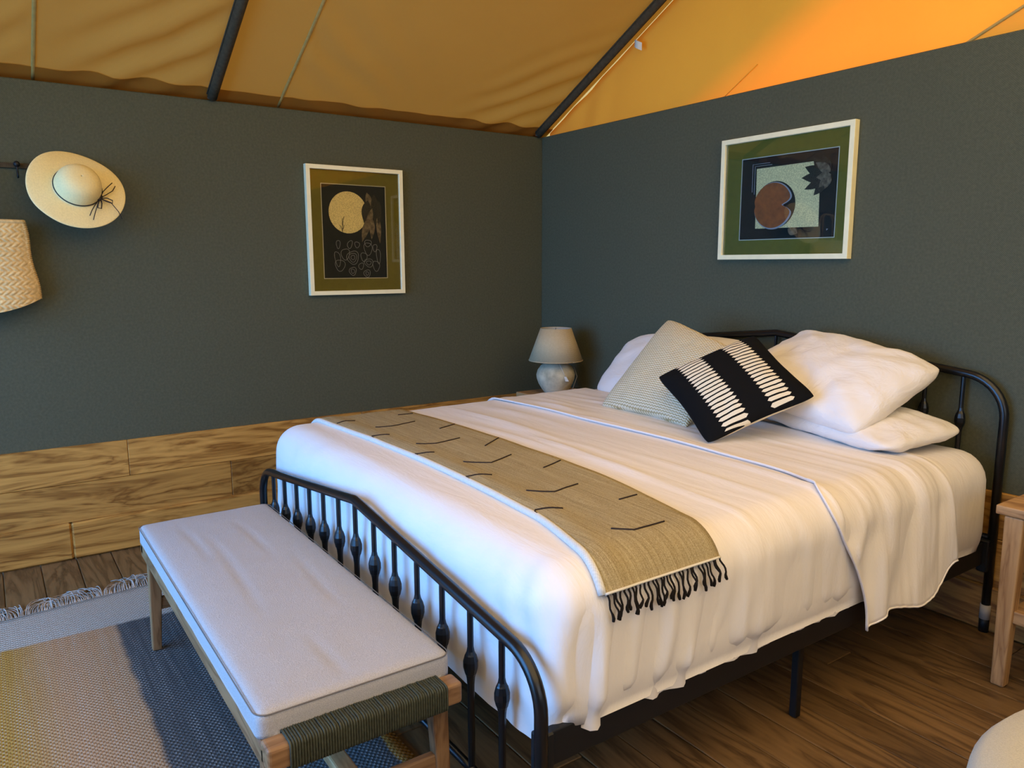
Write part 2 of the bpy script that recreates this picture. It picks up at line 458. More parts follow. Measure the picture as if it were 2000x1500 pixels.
# ------------------------------------------------------------------ walls
def plank_row(parent, axis, a0, a1, z0, z1, depth, joints, m, name='plank', b=0.0025):
    """planks lying along a wall. axis 'y': wall at x=0; axis 'x': wall at y=0 facing -y"""
    cuts = [a0]+[j for j in sorted(joints) if a0+0.02 < j < a1-0.02]+[a1]
    for p, q in zip(cuts[:-1], cuts[1:]):
        c = (p+q)/2; h = (q-p)/2-0.0007; hz = (z1-z0)/2-0.0008
        if axis == 'y':
            bm = box(0, depth, -h, h, -hz, hz, b, 1); loc = (0.0005, c, (z0+z1)/2)
        else:
            bm = box(-h, h, -depth, 0, -hz, hz, b, 1); loc = (c, -0.0005, (z0+z1)/2)
        obj(name, bm, m, parent, loc=loc)

wl = obj('wall_left', box(-0.05, 0.0, ROOM_Y, 0.05, 0.0, H, 0.004, 1), M['wall']); structure(wl)
plank_row(wl, 'y', ROOM_Y, -0.024, 0.355, 0.531, 0.018, (-2.48, -1.28, -3.68), M['oakw'])
plank_row(wl, 'y', ROOM_Y, -0.024, 0.172, 0.355, 0.018, (-2.01, -0.81, -3.21), M['oakw'])
bl = obj('baseboard_left', box(0.0005, 0.012, ROOM_Y, -0.036, 0.0, 0.168), M['oakw']); structure(bl)
plank_row(bl, 'y', ROOM_Y, -0.036, 0.001, 0.175, 0.042, (-2.744, -1.54, -0.34, -3.94), M['oakw'], 'board', 0.008)

wb = obj('wall_back', box(0.0, ROOM_X, 0.0, 0.05, 0.0, H, 0.004, 1), M['wall_b']); structure(wb)
plank_row(wb, 'x', 0.019, ROOM_X, 0.355, 0.531, 0.018, (1.1, 2.3, 3.5, 4.7), M['oakwb'])
plank_row(wb, 'x', 0.019, ROOM_X, 0.172, 0.355, 0.018, (0.6, 1.8, 3.0, 4.2), M['oakwb'])
bb = obj('baseboard_back', box(0.033, ROOM_X, -0.012, -0.0005, 0.0, 0.168), M['oakwb']); structure(bb)
plank_row(bb, 'x', 0.033, ROOM_X, 0.001, 0.175, 0.032, (0.9, 2.1, 3.3, 4.5), M['oakwb'], 'board', 0.006)

wr = obj('wall_right', join([boxvf(ROOM_X, ROOM_X+0.05, ROOM_Y, -3.4, 0.0, H), boxvf(ROOM_X, ROOM_X+0.05, -1.0, 0.05, 0.0, H),
                               boxvf(ROOM_X, ROOM_X+0.05, -3.4, -1.0, 0.0, 0.75), boxvf(ROOM_X, ROOM_X+0.05, -3.4, -1.0, 1.95, H)]), M['wall']); structure(wr)
wn = obj('added_fill_opening', join([boxvf(ROOM_X-0.015, ROOM_X+0.05, -3.4, -3.34, 0.75, 1.95), boxvf(ROOM_X-0.015, ROOM_X+0.05, -1.06, -1.0, 0.75, 1.95),
                             boxvf(ROOM_X-0.015, ROOM_X+0.05, -3.34, -1.06, 0.75, 0.81), boxvf(ROOM_X-0.015, ROOM_X+0.05, -3.34, -1.06, 1.89, 1.95)]), M['oakw']); structure(wn)  # made-up frame around the added side fill lamp
wf = obj('wall_front', join([boxvf(-0.05, 0.15, ROOM_Y-0.05, ROOM_Y, 0.0, H+0.1), boxvf(3.3, ROOM_X+0.05, ROOM_Y-0.05, ROOM_Y, 0.0, H),
                              boxvf(0.15, 3.3, ROOM_Y-0.05, ROOM_Y, H, H+0.1)]), M['wall_b']); structure(wf)

# ------------------------------------------------------------------ canvas roof
RIDGE = 2.7; SL = 0.5
def roof_z(x, y):
    z = H + 0.035 + SL*x
    # cloth sags between the rafters and gathers in folds around their feet
    per = 2.0; ph = ((y+1.99) % per)/per
    z -= 0.016*sin(pi*ph)*sstep(0.0, 0.5, x)
    for yb, sg, amp in ((-1.99, -1, 0.016), (-1.66, 1, 0.009), (-2.72, -1, 0.008), (0.0, -1, 0.016)):
        d = (y-yb)*sg
        if 0 < d < 0.75 and x < 1.0:
            q = (d*0.8 + x*0.55)
            wgt = exp(-((x-0.12-0.45*(0.6-d))**2)/0.10)*sstep(0, 0.06, d)*sstep(0.75, 0.3, d)
            z += amp*wgt*sin(x*30 + d*24 + 2*fbm(x*3, y*3))
    z += 0.004*fbm(x*2.0, y*2.0)
    return z
def grid(nx, ny, fn):
    V = [fn(i/nx, j/ny) for j in range(ny+1) for i in range(nx+1)]
    F = [(j*(nx+1)+i, j*(nx+1)+i+1, (j+1)*(nx+1)+i+1, (j+1)*(nx+1)+i) for j in range(ny) for i in range(nx)]
    return V, F
Y0, Y1 = ROOM_Y-0.2, 0.06
def roofL(u, v):
    x = -0.10 + (RIDGE+0.10)*u; yy = Y0+(Y1-Y0)*v; return Vector((x, yy, roof_z(x, yy)))
ce = obj('ceiling', grid(90, 170, roofL), M['canvas'], smooth=True); structure(ce)
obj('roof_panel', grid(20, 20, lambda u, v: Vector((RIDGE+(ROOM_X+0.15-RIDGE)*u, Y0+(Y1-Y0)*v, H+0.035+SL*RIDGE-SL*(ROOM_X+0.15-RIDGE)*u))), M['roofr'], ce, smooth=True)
# outer canvas skirt behind the dark panels
obj('canvas_skirt', grid(4, 40, lambda u, v: Vector((-0.10, Y0+(Y1-Y0)*v, H-0.03+(roof_z(-0.10, Y0+(Y1-Y0)*v)-H+0.03)*u if u > 0.9 else H-0.6+0.57*u))), M['canvas'], ce)
for yy in (-2.721, -1.655):
    pts = [Vector((x, yy, roof_z(x, yy)-0.002)) for x in [(-0.05+0.07*i) for i in range(38)]]
    obj('canvas_seam', tube(pts, 0.0085, 8, flat=(1.0, 0.45)), M['seam'], ce, smooth=True)

shaded_hem_m = canvas('shaded_canvas_hem', (0.36, 0.165, 0.028), (0.6, 0.2, 0.02), 0.15)  # added strip along the canvas hem; eave shade put into its rust colour
obj('shaded_eave_hem', grid(4, 170, lambda u, v: (lambda x, yy: Vector((x, yy, roof_z(x, yy)-0.004)))(-0.06+(0.095+0.014*fbm((Y0+(Y1-Y0)*v)*5, 2.0))*u, Y0+(Y1-Y0)*v)), shaded_hem_m, ce, smooth=True)
# gable end canvas above the back wall, with an overlapping flap
def gable(u, v):
    x = 0.0+ROOM_X*u
    top = H+0.03+SL*min(x, ROOM_X-x) if x < RIDGE else H+0.03+SL*(2*RIDGE-x)
    z = H-0.30+(max(top, H-0.2)-H+0.30)*v
    f = 0.0
    if x < 1.0: f = 0.010*sin(26*x-9*(z-H))*exp(-((x-0.38)**2)/0.05)*exp(-((z-H)/0.35)**2)
    f += 0.012*fbm(x*1.6, z*1.6)
    return Vector((x, 0.065+f, z))
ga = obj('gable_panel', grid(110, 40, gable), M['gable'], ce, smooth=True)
def flap(u, v):
    xl = 2.504+ (v*0.75)/0.51
    x = xl+(4.6-xl)*u; z = H-0.06 + v*0.72
    x -= 0.06/0.51*(1-v)*(1-u)
    return Vector((x, 0.030+0.006*fbm(x*3, z*3), z))
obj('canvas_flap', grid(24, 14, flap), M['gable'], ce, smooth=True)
pts = [flap(0, i/14)+Vector((0, -0.001, 0)) for i in range(15)]
obj('flap_hem', tube(pts, 0.006, 6), M['seam'], ce, smooth=True)
pts = [Vector((1.355+0.075*i, 0.058, H-0.01+0.045*i)) for i in range(4)]
obj('canvas_seam', tube(pts, 0.0016, 6), M['gable'], ce, smooth=True)

# unseen outer fly sheet, added to shade the roof and shape the gable's sun patch
OV = 0.66
fly = obj('added_shade_fly', grid(2, 2, lambda u, v: Vector((-0.9+(RIDGE+0.9)*u, ROOM_Y-1.2+(OV+1.2-ROOM_Y)*v, H+0.27+SL*(-0.9+(RIDGE+0.9)*u)))), M['fly']); structure(fly)

def pole(name, y, label, r=0.023):
    t = thing(name, label, 'pole', (0, y, H))
    pts = [(0.012+0.1*i*1.0, 0, 0.006+SL*(0.012+0.1*i)) for i in range(27)]
    obj('pole_tube', tube(pts, r, 12), M['pole'], t, smooth=True)
    for s in (-1, 1):
        pp = [(px, s*r*0.98, pz+r*0.55) for px, _, pz in pts]
        obj('sleeve_hem', tube(pp, 0.004, 6), M['pole'], t, smooth=True)
    ring = [(0.014+0.016*cos(a), 0.020*sin(a), 0.006) for a in [2*pi*k/14 for k in range(15)]]
    obj('foot_ring', tube(ring, 0.004, 6), M['ring'], t, smooth=True)
    return t
pole('rafter_pole', -1.99, 'dark rafter pole under the tan canvas above the hat and portrait picture')
pole('rafter_pole', -0.036, 'dark rafter pole rising from the room corner along the gable canvas')
tg = obj('paper_tag', grid(6, 3, lambda u, v: Vector((0.80+0.055*u, 0.02-0.012*sin(pi*u), 2.505+0.04*v-0.03*u))), M['tagw'])
tag(tg, 'small pale paper tag stuck beside the corner rafter pole', 'tag')
sm = tg.modifiers.new('thick', 'SOLIDIFY'); sm.thickness = 0.002

# ------------------------------------------------------------------ bed frame
BX, YH, YF, BW = 1.823, -0.0335, -2.093, 1.94
TR = 0.0155
bed = thing('metal_bed', 'black metal bed frame with low peaked headboard and footboard of knobbed spindles', 'bed', (BX, -1.06, 0))
def bedend(name, yy, peak, shoulder, bottom_rail, post_bottom, crad, kz0, kslope, end):
    ly = yy+1.06; hw = BW/2; slope = (peak-shoulder)/0.82
    edge = peak-slope*hw
    path = fillet([(-hw, ly, post_bottom), (-hw, ly, edge), (0, ly, peak), (hw, ly, edge), (hw, ly, post_bottom)], [crad, 0.10, crad], 10)
    e = obj(name, tube(path, TR, 14), M['iron'], bed, smooth=True)
    obj('lower_rail', tube([(-hw, ly, bottom_rail), (hw, ly, bottom_rail)], 0.0115, 12), M['iron'], e, smooth=True)
    for i in range(-6, 7):
        x = i*0.1368; zt = peak-slope*abs(x)-0.004; zk = kz0-kslope*abs(i)/6
        r = 0.0078
        prof = [(0.0005, zt), (r, zt-0.0005), (r*1.0, zk+0.045), (r*1.25, zk+0.034), (0.0125, zk+0.0275), (0.0145, zk+0.024), (0.0185, zk+0.008), (0.0185, zk-0.008),
                (0.0145, zk-0.024), (0.0125, zk-0.0275), (r*1.35, zk-0.036), (r*1.15, zk-0.055), (r*1.1, bottom_rail), (0.0005, bottom_rail-0.0005)]
        prof = list(reversed(prof))
        obj('spindle', lathe(prof, 12), M['iron'], e, loc=(x, ly, 0), smooth=False)
    for s in (-1, 1):
        obj('foot', lathe([(0.001, 0.0), (0.017, 0.0), (0.018, 0.03), (0.0175, 0.055), (0.001, 0.055)], 14), M['ironm'], e, loc=(s*hw, ly, 0), smooth=True)
        obj('leg_sleeve', lathe([(0.012, 0.05), (0.0185, 0.05), (0.0185, 0.105), (0.012, 0.105)], 14), M['capw'] if end == 'h' else M['ironm'], e, loc=(s*hw, ly, 0), smooth=True)
    return e
hb = bedend('headboard', YH, 1.0428, 0.953, 0.36, 0.04, 0.15, 0.8781, 0.1008, 'h')
fb = bedend('footboard', YF, 0.6312, 0.5294, 0.112, 0.02, 0.125, 0.4775, 0.1008, 'f')
for s in (-1, 1):
    sr = obj('side_rail', box(s*0.945-0.012, s*0.945+0.012, YF+1.06+0.02, YH+1.06-0.02, 0.262, 0.345, 0.003, 2), M['ironm'], bed)
    obj('rail_lip', box(s*0.925-0.02, s*0.925+0.02, YF+1.06+0.03, YH+1.06-0.03, 0.318, 0.324, 0.001, 1), M['ironm'], sr)
    obj('centre_leg', box(s*0.900-0.0125, s*0.900+0.0125, -0.0325-0.0, -0.0075, 0.0, 0.30, 0.003, 1), M['ironm'], bed)
    for q in (YF+1.06+0.015, YH+1.06-0.015):
        obj('rail_bracket', box(s*0.955-0.018, s*0.955+0.018, q-0.02, q+0.02, 0.235, 0.355, 0.004, 1), M['ironm'], sr)
for q, zz in ((YF+1.06+0.075, 0.25), (YH+1.06-0.055, 0.25)):
    obj('end_rail', box(-0.93, 0.93, q-0.012, q+0.012, 0.262, 0.318, 0.003, 1), M['ironm'], bed)
for k in range(13):
    yy = YF+1.06+0.12+k*0.155
    obj('slat', box(-0.925, 0.925, yy-0.03, yy+0.03, 0.3255, 0.3345, 0.002, 1), M['ironm'], bed)

# ------------------------------------------------------------------ mattress, sheet, folded sheet
MX0, MX1, MY0, MY1, MZ0, MZT, MR = 0.838, 2.808, -2.060, -0.062, 0.336, 0.700, 0.115
def crown(x, y):
    u = (x-BX)/0.985; v = (y+1.06)/1.0
    return 0.014*max(0, 1-u*u)*max(0, 1-v*v)
def rbox(x0, x1, y0, y1, z0, zt, r, step, faces, zstep=None):
    """rounded box surface; returns points, normals, faces"""
    nx = max(2, int((x1-x0)/step)); ny = max(2, int((y1-y0)/step)); nz = max(2, int((zt-z0)/(zstep or step)))
    idx = {}; P = []; F = []
    def vid(p):
        k = (round(p[0], 5), round(p[1], 5), round(p[2], 5))
        if k not in idx: idx[k] = len(P); P.append(Vector(p))
        return idx[k]
    def g2(n1, n2, fn, flip):
        for i in range(n1):
            for j in range(n2):
                q = [vid(fn(i, j)), vid(fn(i+1, j)), vid(fn(i+1, j+1)), vid(fn(i, j+1))]
                F.append(tuple(reversed(q)) if flip else tuple(q))
    X = lambda i: x0+(x1-x0)*i/nx
    Yf = lambda j: y0+(y1-y0)*j/ny
    Z = lambda k: z0+(zt-z0)*k/nz
    if 'T' in faces: g2(nx, ny, lambda i, j: (X(i), Yf(j), zt), False)
    if 'R' in faces: g2(ny, nz, lambda i, j: (x1, Yf(i), Z(j)), False)
    if 'L' in faces: g2(ny, nz, lambda i, j: (x0, Yf(i), Z(j)), True)
    if 'F' in faces: g2(nx, nz, lambda i, j: (X(i), y0, Z(j)), False)
    if 'H' in faces: g2(nx, nz, lambda i, j: (X(i), y1, Z(j)), True)
    if 'B' in faces: g2(nx, ny, lambda i, j: (X(i), Yf(j), z0), True)
    Q = []; Nn = []
    hr = 'H' in faces
    for p in P:
        inn = Vector((min(max(p.x, x0+r), x1-r), min(max(p.y, y0+r), y1-r if hr else y1), min(p.z, zt-r)))
        d = p-inn
        n = d.normalized() if d.length > 1e-6 else Vector((0, 0, 1))
        Q.append(inn+n*r if d.length > 1e-6 else p.copy()); Nn.append(n)
    return Q, Nn, F

# mattress in its fitted sheet
Q, Nn, F = rbox(MX0+0.006, MX1-0.006, MY0+0.008, MY1, MZ0, MZT-0.006, 0.105, 0.03, 'TRLFHB')
Vm = []
for p, n in zip(Q, Nn):
    d = crown(p.x, p.y)*max(0, n.z)
    if p.y > -0.5: d += 0.007*fbm(p.y*7+p.x*2, p.z*3, p.x)
    q = p+n*d
    if p.z < MZ0+0.05: q -= Vector((n.x, n.y, 0))*0.012*(1-(p.z-MZ0)/0.05)
    Vm.append(q)
mat_o = obj('mattress', (Vm, F), M['sheet'], smooth=True)
tag(mat_o, 'thick mattress in a white fitted sheet on the black bed frame', 'mattress')
tail = [(2.755, -0.33+0.018*i, 0.322-0.055*sin(pi*i/9)) for i in range(10)]
obj('cover_tail', tube(tail, 0.012, 8, flat=(0.25, 1.0)), M['sheet'], mat_o, smooth=True)

# long creases that run across the bed top: (y0, slope, x0, x1, amp, width)
creases = []
r2 = random.Random(21)
for k in range(46):
    creases.append((r2.uniform(-1.45, -0.40), r2.uniform(-0.09, 0.05), (lambda a: (a, a+r2.uniform(0.35, 1.1)))(r2.uniform(0.85, 2.3)), r2.uniform(0.003, 0.0085), r2.uniform(0.010, 0.026), r2.uniform(0, 6)))
def crease_h(x, y):
    h = 0
    for y0, sl, (xa, xb), amp, wd, ph in creases:
        if xa < x < xb:
            yc = y0+sl*(x-BX)+0.018*sin(2.2*x+ph)
            d = (y-yc)/wd
            if -3 < d < 3: h += amp*exp(-d*d)*sin(pi*(x-xa)/(xb-xa))
    return h
def sheet_disp(p, n):
    x, y, z = p
    d = 0.0
    if n.z > 0.05:
        d += n.z*(crown(x, y) + crease_h(x, y) + 0.003*fbm(x*1.5+3, y*6, 1.0))
    if n.x > 0.2:                                   # right side: hanging folds that deepen downwards
        k = n.x*(0.35+0.65*sstep(0.70, 0.45, z))
        near = sstep(-1.2, -2.0, y)
        d += k*(0.009*fbm(y*7.5+0.25*z, z*1.1, 5.0, 2)*2 + 0.008*fbm(y*21, z*1.3, 9.0, 2)*2)
        d += k*near*0.016*sin(y*64+1.5*sin(z*7)+3*fbm(y*2, z*2))*sstep(0.70, 0.55, z)
    if n.y < -0.2:
        k = -n.y
        d += k*(0.006*fbm(x*2.0, z*6-x*1.5, 3.0)*2 + 0.004*fbm(x*8, z*2, 4.0))
        d += k*0.010*sstep(2.45, 2.8, x)*sin((x+z*0.4)*60)*0.5
    return d
Q, Nn, F = rbox(MX0, MX1, MY0, -0.40, 0.275, MZT, MR, 0.0165, 'TRLF', 0.018)
Vs = []
for p, n in zip(Q, Nn):
    q = p+n*sheet_disp(p, n)
    t = sstep(0.42, 0.29, p.z)
    q -= Vector((n.x, n.y*0.35, 0))*(0.022*t)       # tucked in at the bottom, looser over the foot end
    if p.z < 0.42:
        q.z += 0.055*t*abs(n.x)**2
        side = 0.016*fbm(p.y*4, p.x*4, 2.0)*t
        q.z += side + 0.012*t*sstep(-1.6, -2.0, p.y)*sin(p.y*30)
    Vs.append(q)
sh = obj('bed_sheet', (Vs, F), M['sheet'], smooth=True)
tag(sh, 'white sheet drawn smooth over the mattress and tucked in at the foot', 'sheet')

# profile across the bed (x): arc length s from the bed centre line, right or left
FLAT = (MX1-MX0)/2-MR
def across(s, off=0.0, flare=0.0):
    sg = 1 if s >= 0 else -1; a = abs(s); q = MR*pi/2
    if a <= FLAT: return BX+s, MZT+off, (0, 1)
    if a <= FLAT+q:
        t = (a-FLAT)/MR; return BX+sg*(FLAT+(MR+off)*sin(t)), MZT-MR+(MR+off)*cos(t), (sg*sin(t), cos(t))
    dd = a-FLAT-q
    return BX+sg*(FLAT+MR+off+flare*dd), MZT-MR-dd, (sg, 0)
SFULL = FLAT+MR*pi/2
def fold_edge(s):
    # foot-side edge of the turned-down part
    a = abs(s); e = -0.985+0.012*sin(s*3.1)
    e -= 0.085*exp(-((a-(FLAT+0.10))/0.12)**2) if s > 0 else 0
    if a > SFULL: e += 0.08*sstep(SFULL, SFULL+0.28, a)
    return e
def head_edge(s):
    a = abs(s); return -0.42+0.02*sin(s*4)+0.05*sstep(FLAT, SFULL+0.2, a)
def hang(t):
    # bottom hem of the hanging part as a function of t (0 foot side .. 1 head side)
    return 0.275+0.02*sin(t*7.5)+0.030*t + 0.05*sstep(0.80, 1.0, t)
def folded(u, v):
    # u across (0..1), v foot->head
    zb = hang(v); smax = SFULL+(MZT-MR-zb); s = -smax*0.9+(smax*1.9)*u
    fe, he = fold_edge(s), head_edge(s); y = fe+(he-fe)*v
    x, z, n = across(s, 0.007, 0.07)
    d = n[1]*(crown(x, y)+crease_h(x, y)*0.9 + 0.0035*fbm(x*1.2, y*11, 8.0)*1.6)
    rs = sstep(2.25, 2.8, x)
    # pleats that fan over the edge and down the side
    d += rs*0.0085*sin((y+0.10*sin(z*4))*34+1.7*fbm(y*3, z*2, 1.0)*3)*sstep(0.0, 0.06, v)*(0.35+0.65*sstep(0.70, 0.55, z))
    d += rs*0.007*fbm(y*15, z*1.0, 4.0)*2*sstep(-0.02, 0.06, v)
    d += 0.003*exp(-(v/0.012)**2)                   # thick rolled hem
    return Vector((x+n[0]*d, y, z+n[1]*d))
fs = obj('folded_sheet', grid(190, 70, folded), M['sheet'], smooth=True)
tag(fs, 'turned-down white top sheet layer hanging loose over the bed side near the pillows', 'sheet')
sm = fs.modifiers.new('thick', 'SOLIDIFY'); sm.thickness = 0.005; sm.offset = -1
hem = [folded(i/120, 0.0) for i in range(121)]
obj('hem', tube(hem, 0.0032, 8), M['sheet'], fs, smooth=True)
hem = [folded(1.0, i/40) for i in range(41)]
obj('hem', tube(hem, 0.003, 6), M['sheet'], fs, smooth=True)

# ------------------------------------------------------------------ throw
TH_S0, TH_S1 = -(FLAT+0.30), FLAT+0.128
def throw_left(s):   # foot-side edge
    x = BX+s; return -1.868+0.035*sin((x-0.95)*1.9) - 0.05*sstep(FLAT-0.25, FLAT+0.12, s)
def throw_right(s):
    x = BX+s; return -1.490+0.022*sin((x-0.8)*1.9) - 0.05*sstep(FLAT-0.45, FLAT+0.12, s)
def throw_pt(s, v, lift=0.0):
    a, b = throw_left(s), throw_right(s); y = a+(b-a)*v
    x, z, n = across(s, 0.012, 0.0)
    d = n[1]*crown(x, y) + 0.0025*fbm(x*3, y*9, 2.0)*1.5 + 0.006*exp(-((v-0.12)/0.10)**2) + lift
    return Vector((x+n[0]*d, y, z+n[1]*d))
def throw_sec(u):
    s = TH_S0+(TH_S1-TH_S0)*u; ring = []
    NV = 22
    for j in range(NV+1): ring.append(throw_pt(s, 1-j/NV))
    x, z, n = across(s, 0.0); nn = Vector((n[0], 0, n[1]))
    for j in (0.0, 0.15, 0.5, 0.85, 1.0):
        q = throw_pt(s, j); ring.append(q-nn*(0.010 if j < 1 else 0.005))
    return ring
secs = [throw_sec(i/150) for i in range(151)]
V = [p for sct in secs for p in sct]; m_ = len(secs[0])
F = [(i*m_+j, (i+1)*m_+j, (i+1)*m_+(j+1) % m_, i*m_+(j+1) % m_) for i in range(150) for j in range(m_)]
F.append(tuple(150*m_+j for j in range(m_)))
th = obj('bed_throw', (V, F), M['throw'], smooth=True)
def fold_pt(s, k):
    top = throw_pt(s, 0.0); x, z, n = across(s, 0.0); nn = Vector((n[0], 0, n[1])); r = 0.0085
    a = -0.35+(pi+0.45)*k; return top-nn*(r*0.85)+nn*r*cos(a)+Vector((0, -1, 0))*r*1.2*sin(a)
V, F = grid(150, 12, lambda u, k: fold_pt(TH_S0+(TH_S1-TH_S0)*u, k))
fo = obj('folded_border', (V, F), M['border'], th, smooth=True)
fo.modifiers.new('thick', 'SOLIDIFY').thickness = 0.0015
tag(th, 'oatmeal woven throw with dark stitched marks and black tassels laid across the bed', 'throw')
stitches = [[(1.07,-1.568),(1.07,-1.498)],[(1.429,-1.566),(1.395,-1.479)],[(1.778,-1.58),(1.71,-1.478)],[(2.125,-1.584),(2.093,-1.491)],[(2.501,-1.609),(2.498,-1.54)],
 [(1.087,-1.85),(1.077,-1.768)],[(1.251,-1.757),(1.272,-1.698),(1.242,-1.577)],[(1.609,-1.764),(1.638,-1.698),(1.618,-1.588)],[(1.918,-1.754),(1.978,-1.684),(1.938,-1.579)],
 [(2.292,-1.772),(2.341,-1.707),(2.323,-1.608)],[(2.654,-1.777),(2.692,-1.735),(2.690,-1.63)],[(1.424,-1.85),(1.394,-1.837),(1.419,-1.776)],[(1.755,-1.85),(1.731,-1.838),(1.762,-1.774)],
 [(2.096,-1.85),(2.071,-1.838),(2.102,-1.763)],[(2.463,-1.868),(2.439,-1.849),(2.472,-1.782)]]
for st in stitches:
    pts = []
    for (xa, ya), (xb, yb) in zip(st[:-1], st[1:]):
        for k in range(7):
            x = xa+(xb-xa)*k/6; y = ya+(yb-ya)*k/6; s = x-BX; a, b = throw_left(s), throw_right(s)
            pts.append(throw_pt(s, min(1, max(0, (y-a)/(b-a))), 0.0012))
    clean = [pts[0]]
    for p in pts[1:]:
        if (p-clean[-1]).length > 1e-4: clean.append(p)
    obj('stitch', tube(clean, 0.0024, 6), M['blackline'], th, smooth=True)
r3 = random.Random(5)
for k in range(30):
    v = 0.01+0.98*k/29+r3.uniform(-0.008, 0.008); p = throw_pt(TH_S1, min(0.995, max(0.0, v)))
    L = r3.uniform(0.048, 0.066); sw = r3.uniform(-0.012, 0.012); pts = [p]; rad = [0.0025]
    for i in range(1, 9):
        t = i/8
        x = max(p.x+0.004, BX+FLAT+MR+0.012)*min(1, t*2)+p.x*(1-min(1, t*2)) if False else p.x+ (BX+FLAT+MR+0.016-p.x)*min(1, t*1.6)
        pts.append(Vector((x, p.y+sw*t+0.003*sin(t*9+k), p.z-L*t))); rad.append(0.0025 if i < 6 else (0.0042 if i == 7 else 0.0034))
    obj('tassel', tube(pts, 0.003, 6, rad=rad), M['tassel'], th, smooth=True)
pts = [throw_pt(TH_S1, i/30, 0.001) for i in range(31)]
obj('end_binding', tube(pts, 0.0032, 6), M['tagw'], th, smooth=True)

# ------------------------------------------------------------------ pillows and cushions
def pillow_vf(wd, hg, th, nu=44, nv=32, pinch=0.06, seed=0, wr=0.01, power=0.45, flatx=2.2, corner=0.0, sag=0.0):
    """closed cushion in the local x-z plane, thickness along y (front = -y)"""
    V = []; F = []
    def P(u, v, sg):
        # pincushion outline
        k = 1-pinch*(1-v*v)*abs(u)**3; kk = 1-pinch*(1-u*u)*abs(v)**3
        cr = 1-corner*(u*u*v*v)**2.2
        x = u*wd/2*k*cr; z = v*hg/2*kk*cr - sag*hg*((u+1)/2)**1.5*((v+1)/2)
        e = max(0, (1-abs(u)**flatx))*max(0, (1-abs(v)**flatx))
        t = th/2*e**power
        edge = e**0.35 if e > 0 else 0
        w1 = fbm(u*3+seed, v*3, sg*3.0+seed)*wr*edge + 0.35*wr*fbm(u*9, v*5+seed, sg*5.0)*edge
        # gathers running in from the corners
        w2 = 0.5*wr*sin(math.atan2(v, u)*14+seed)*(abs(u*v))**0.7*edge
        return Vector((x, sg*(t+w1+w2), z))
    us = [-cos(pi*i/nu) for i in range(nu+1)]; vs = [-cos(pi*j/nv) for j in range(nv+1)]
    idx = {}
    for sg in (-1, 1):
        for j, v in enumerate(vs):
            for i, u in enumerate(us):
                b = i in (0, nu) or j in (0, nv)
                key = (i, j) if b else (i, j, sg)
                if key not in idx:
                    idx[key] = len(V); V.append(P(u, v, sg))
        g_ = lambda i, j: idx[(i, j)] if (i in (0, nu) or j in (0, nv)) else idx[(i, j, sg)]
        for j in range(nv):
            for i in range(nu):
                q = (g_(i, j), g_(i+1, j), g_(i+1, j+1), g_(i, j+1))
                F.append(q if sg < 0 else tuple(reversed(q)))
    return V, F
def rotm(a, b, c):
    return Matrix.Rotation(c, 4, 'Z') @ Matrix.Rotation(a, 4, 'X') @ Matrix.Rotation(b, 4, 'Y')
def cushion(name, vf, m, center, eul, label, cat, roll=0.0):
    o = obj(name, vf, m, smooth=True); o.matrix_world = Matrix.Translation(center) @ Matrix.Rotation(roll, 4, 'Y') @ rotm(*eul)
    return tag(o, label, cat)
def piping(o, wd, hg, pinch, r, m):
    pts = []
    n = 40
    def k(u, v): return Vector((u*wd/2*(1-pinch*(1-v*v)*abs(u)**3), 0, v*hg/2*(1-pinch*(1-u*u)*abs(v)**3)))
    for a, b in (((-1,-1),(1,-1)), ((1,-1),(1,1)), ((1,1),(-1,1)), ((-1,1),(-1,-1))):
        for i in range(n): t = i/n; pts.append(k(a[0]+(b[0]-a[0])*t, a[1]+(b[1]-a[1])*t))
    pts.append(pts[0].copy())
    return obj('piping', tube(pts, r, 6), m, o, smooth=True)

p1 = cushion('pillow', pillow_vf(0.69, 0.44, 0.125, seed=2, wr=0.018, pinch=0.03, corner=0.12), M['pillow'], (2.365, -0.300, 0.768), (radians(-86), 0, radians(-9)),
        'white pillow lying flat on the mattress, lower of the right-hand pair', 'pillow', radians(3))
p2 = cushion('pillow', pillow_vf(0.67, 0.50, 0.20, seed=6, wr=0.022, pinch=0.05, corner=0.09), M['pillow'], (2.265, -0.300, 0.915), (radians(-64), radians(2), radians(-5)),
        'plump white pillow resting on top of another at the right headboard side', 'pillow', radians(7))
p3 = cushion('pillow', pillow_vf(0.80, 0.46, 0.16, seed=9, wr=0.014, pinch=0.03, corner=0.16), M['pillow'], (1.36, -0.235, 0.835), (radians(-48), radians(-3), 0),
        'white pillow propped on the headboard behind the cream knitted cushion', 'pillow')
c1 = cushion('cushion', pillow_vf(0.57, 0.56, 0.15, 60, 60, 0.10, 4, 0.006, corner=0.05, sag=0.26), M['knit'], (1.706, -0.550, 0.905), (radians(-46), radians(0), radians(-4)),
        'cream chunky knitted cushion leaning beside the lamp end of the headboard', 'cushion')
c2 = cushion('cushion', pillow_vf(0.455, 0.455, 0.13, 60, 60, 0.11, 11, 0.006, power=0.55, corner=0.085), M['bcush'], (2.114, -0.681, 0.895), (-0.949, -0.719, 0.448),
        'black cushion with two bands of cream lozenges, tilted on its corner', 'cushion')

# ------------------------------------------------------------------ bench
BNX0, BNX1, BNY0, BNY1 = 1.125, 2.525, -2.612, -2.158
bench = thing('bench', 'low wooden bench with cord-wrapped ends and grey padded seat at the bed foot', 'bench', (1.84, -2.385, 0.009))
def B_(x, y, z): return (x-1.84, y+2.385, z-0.009)
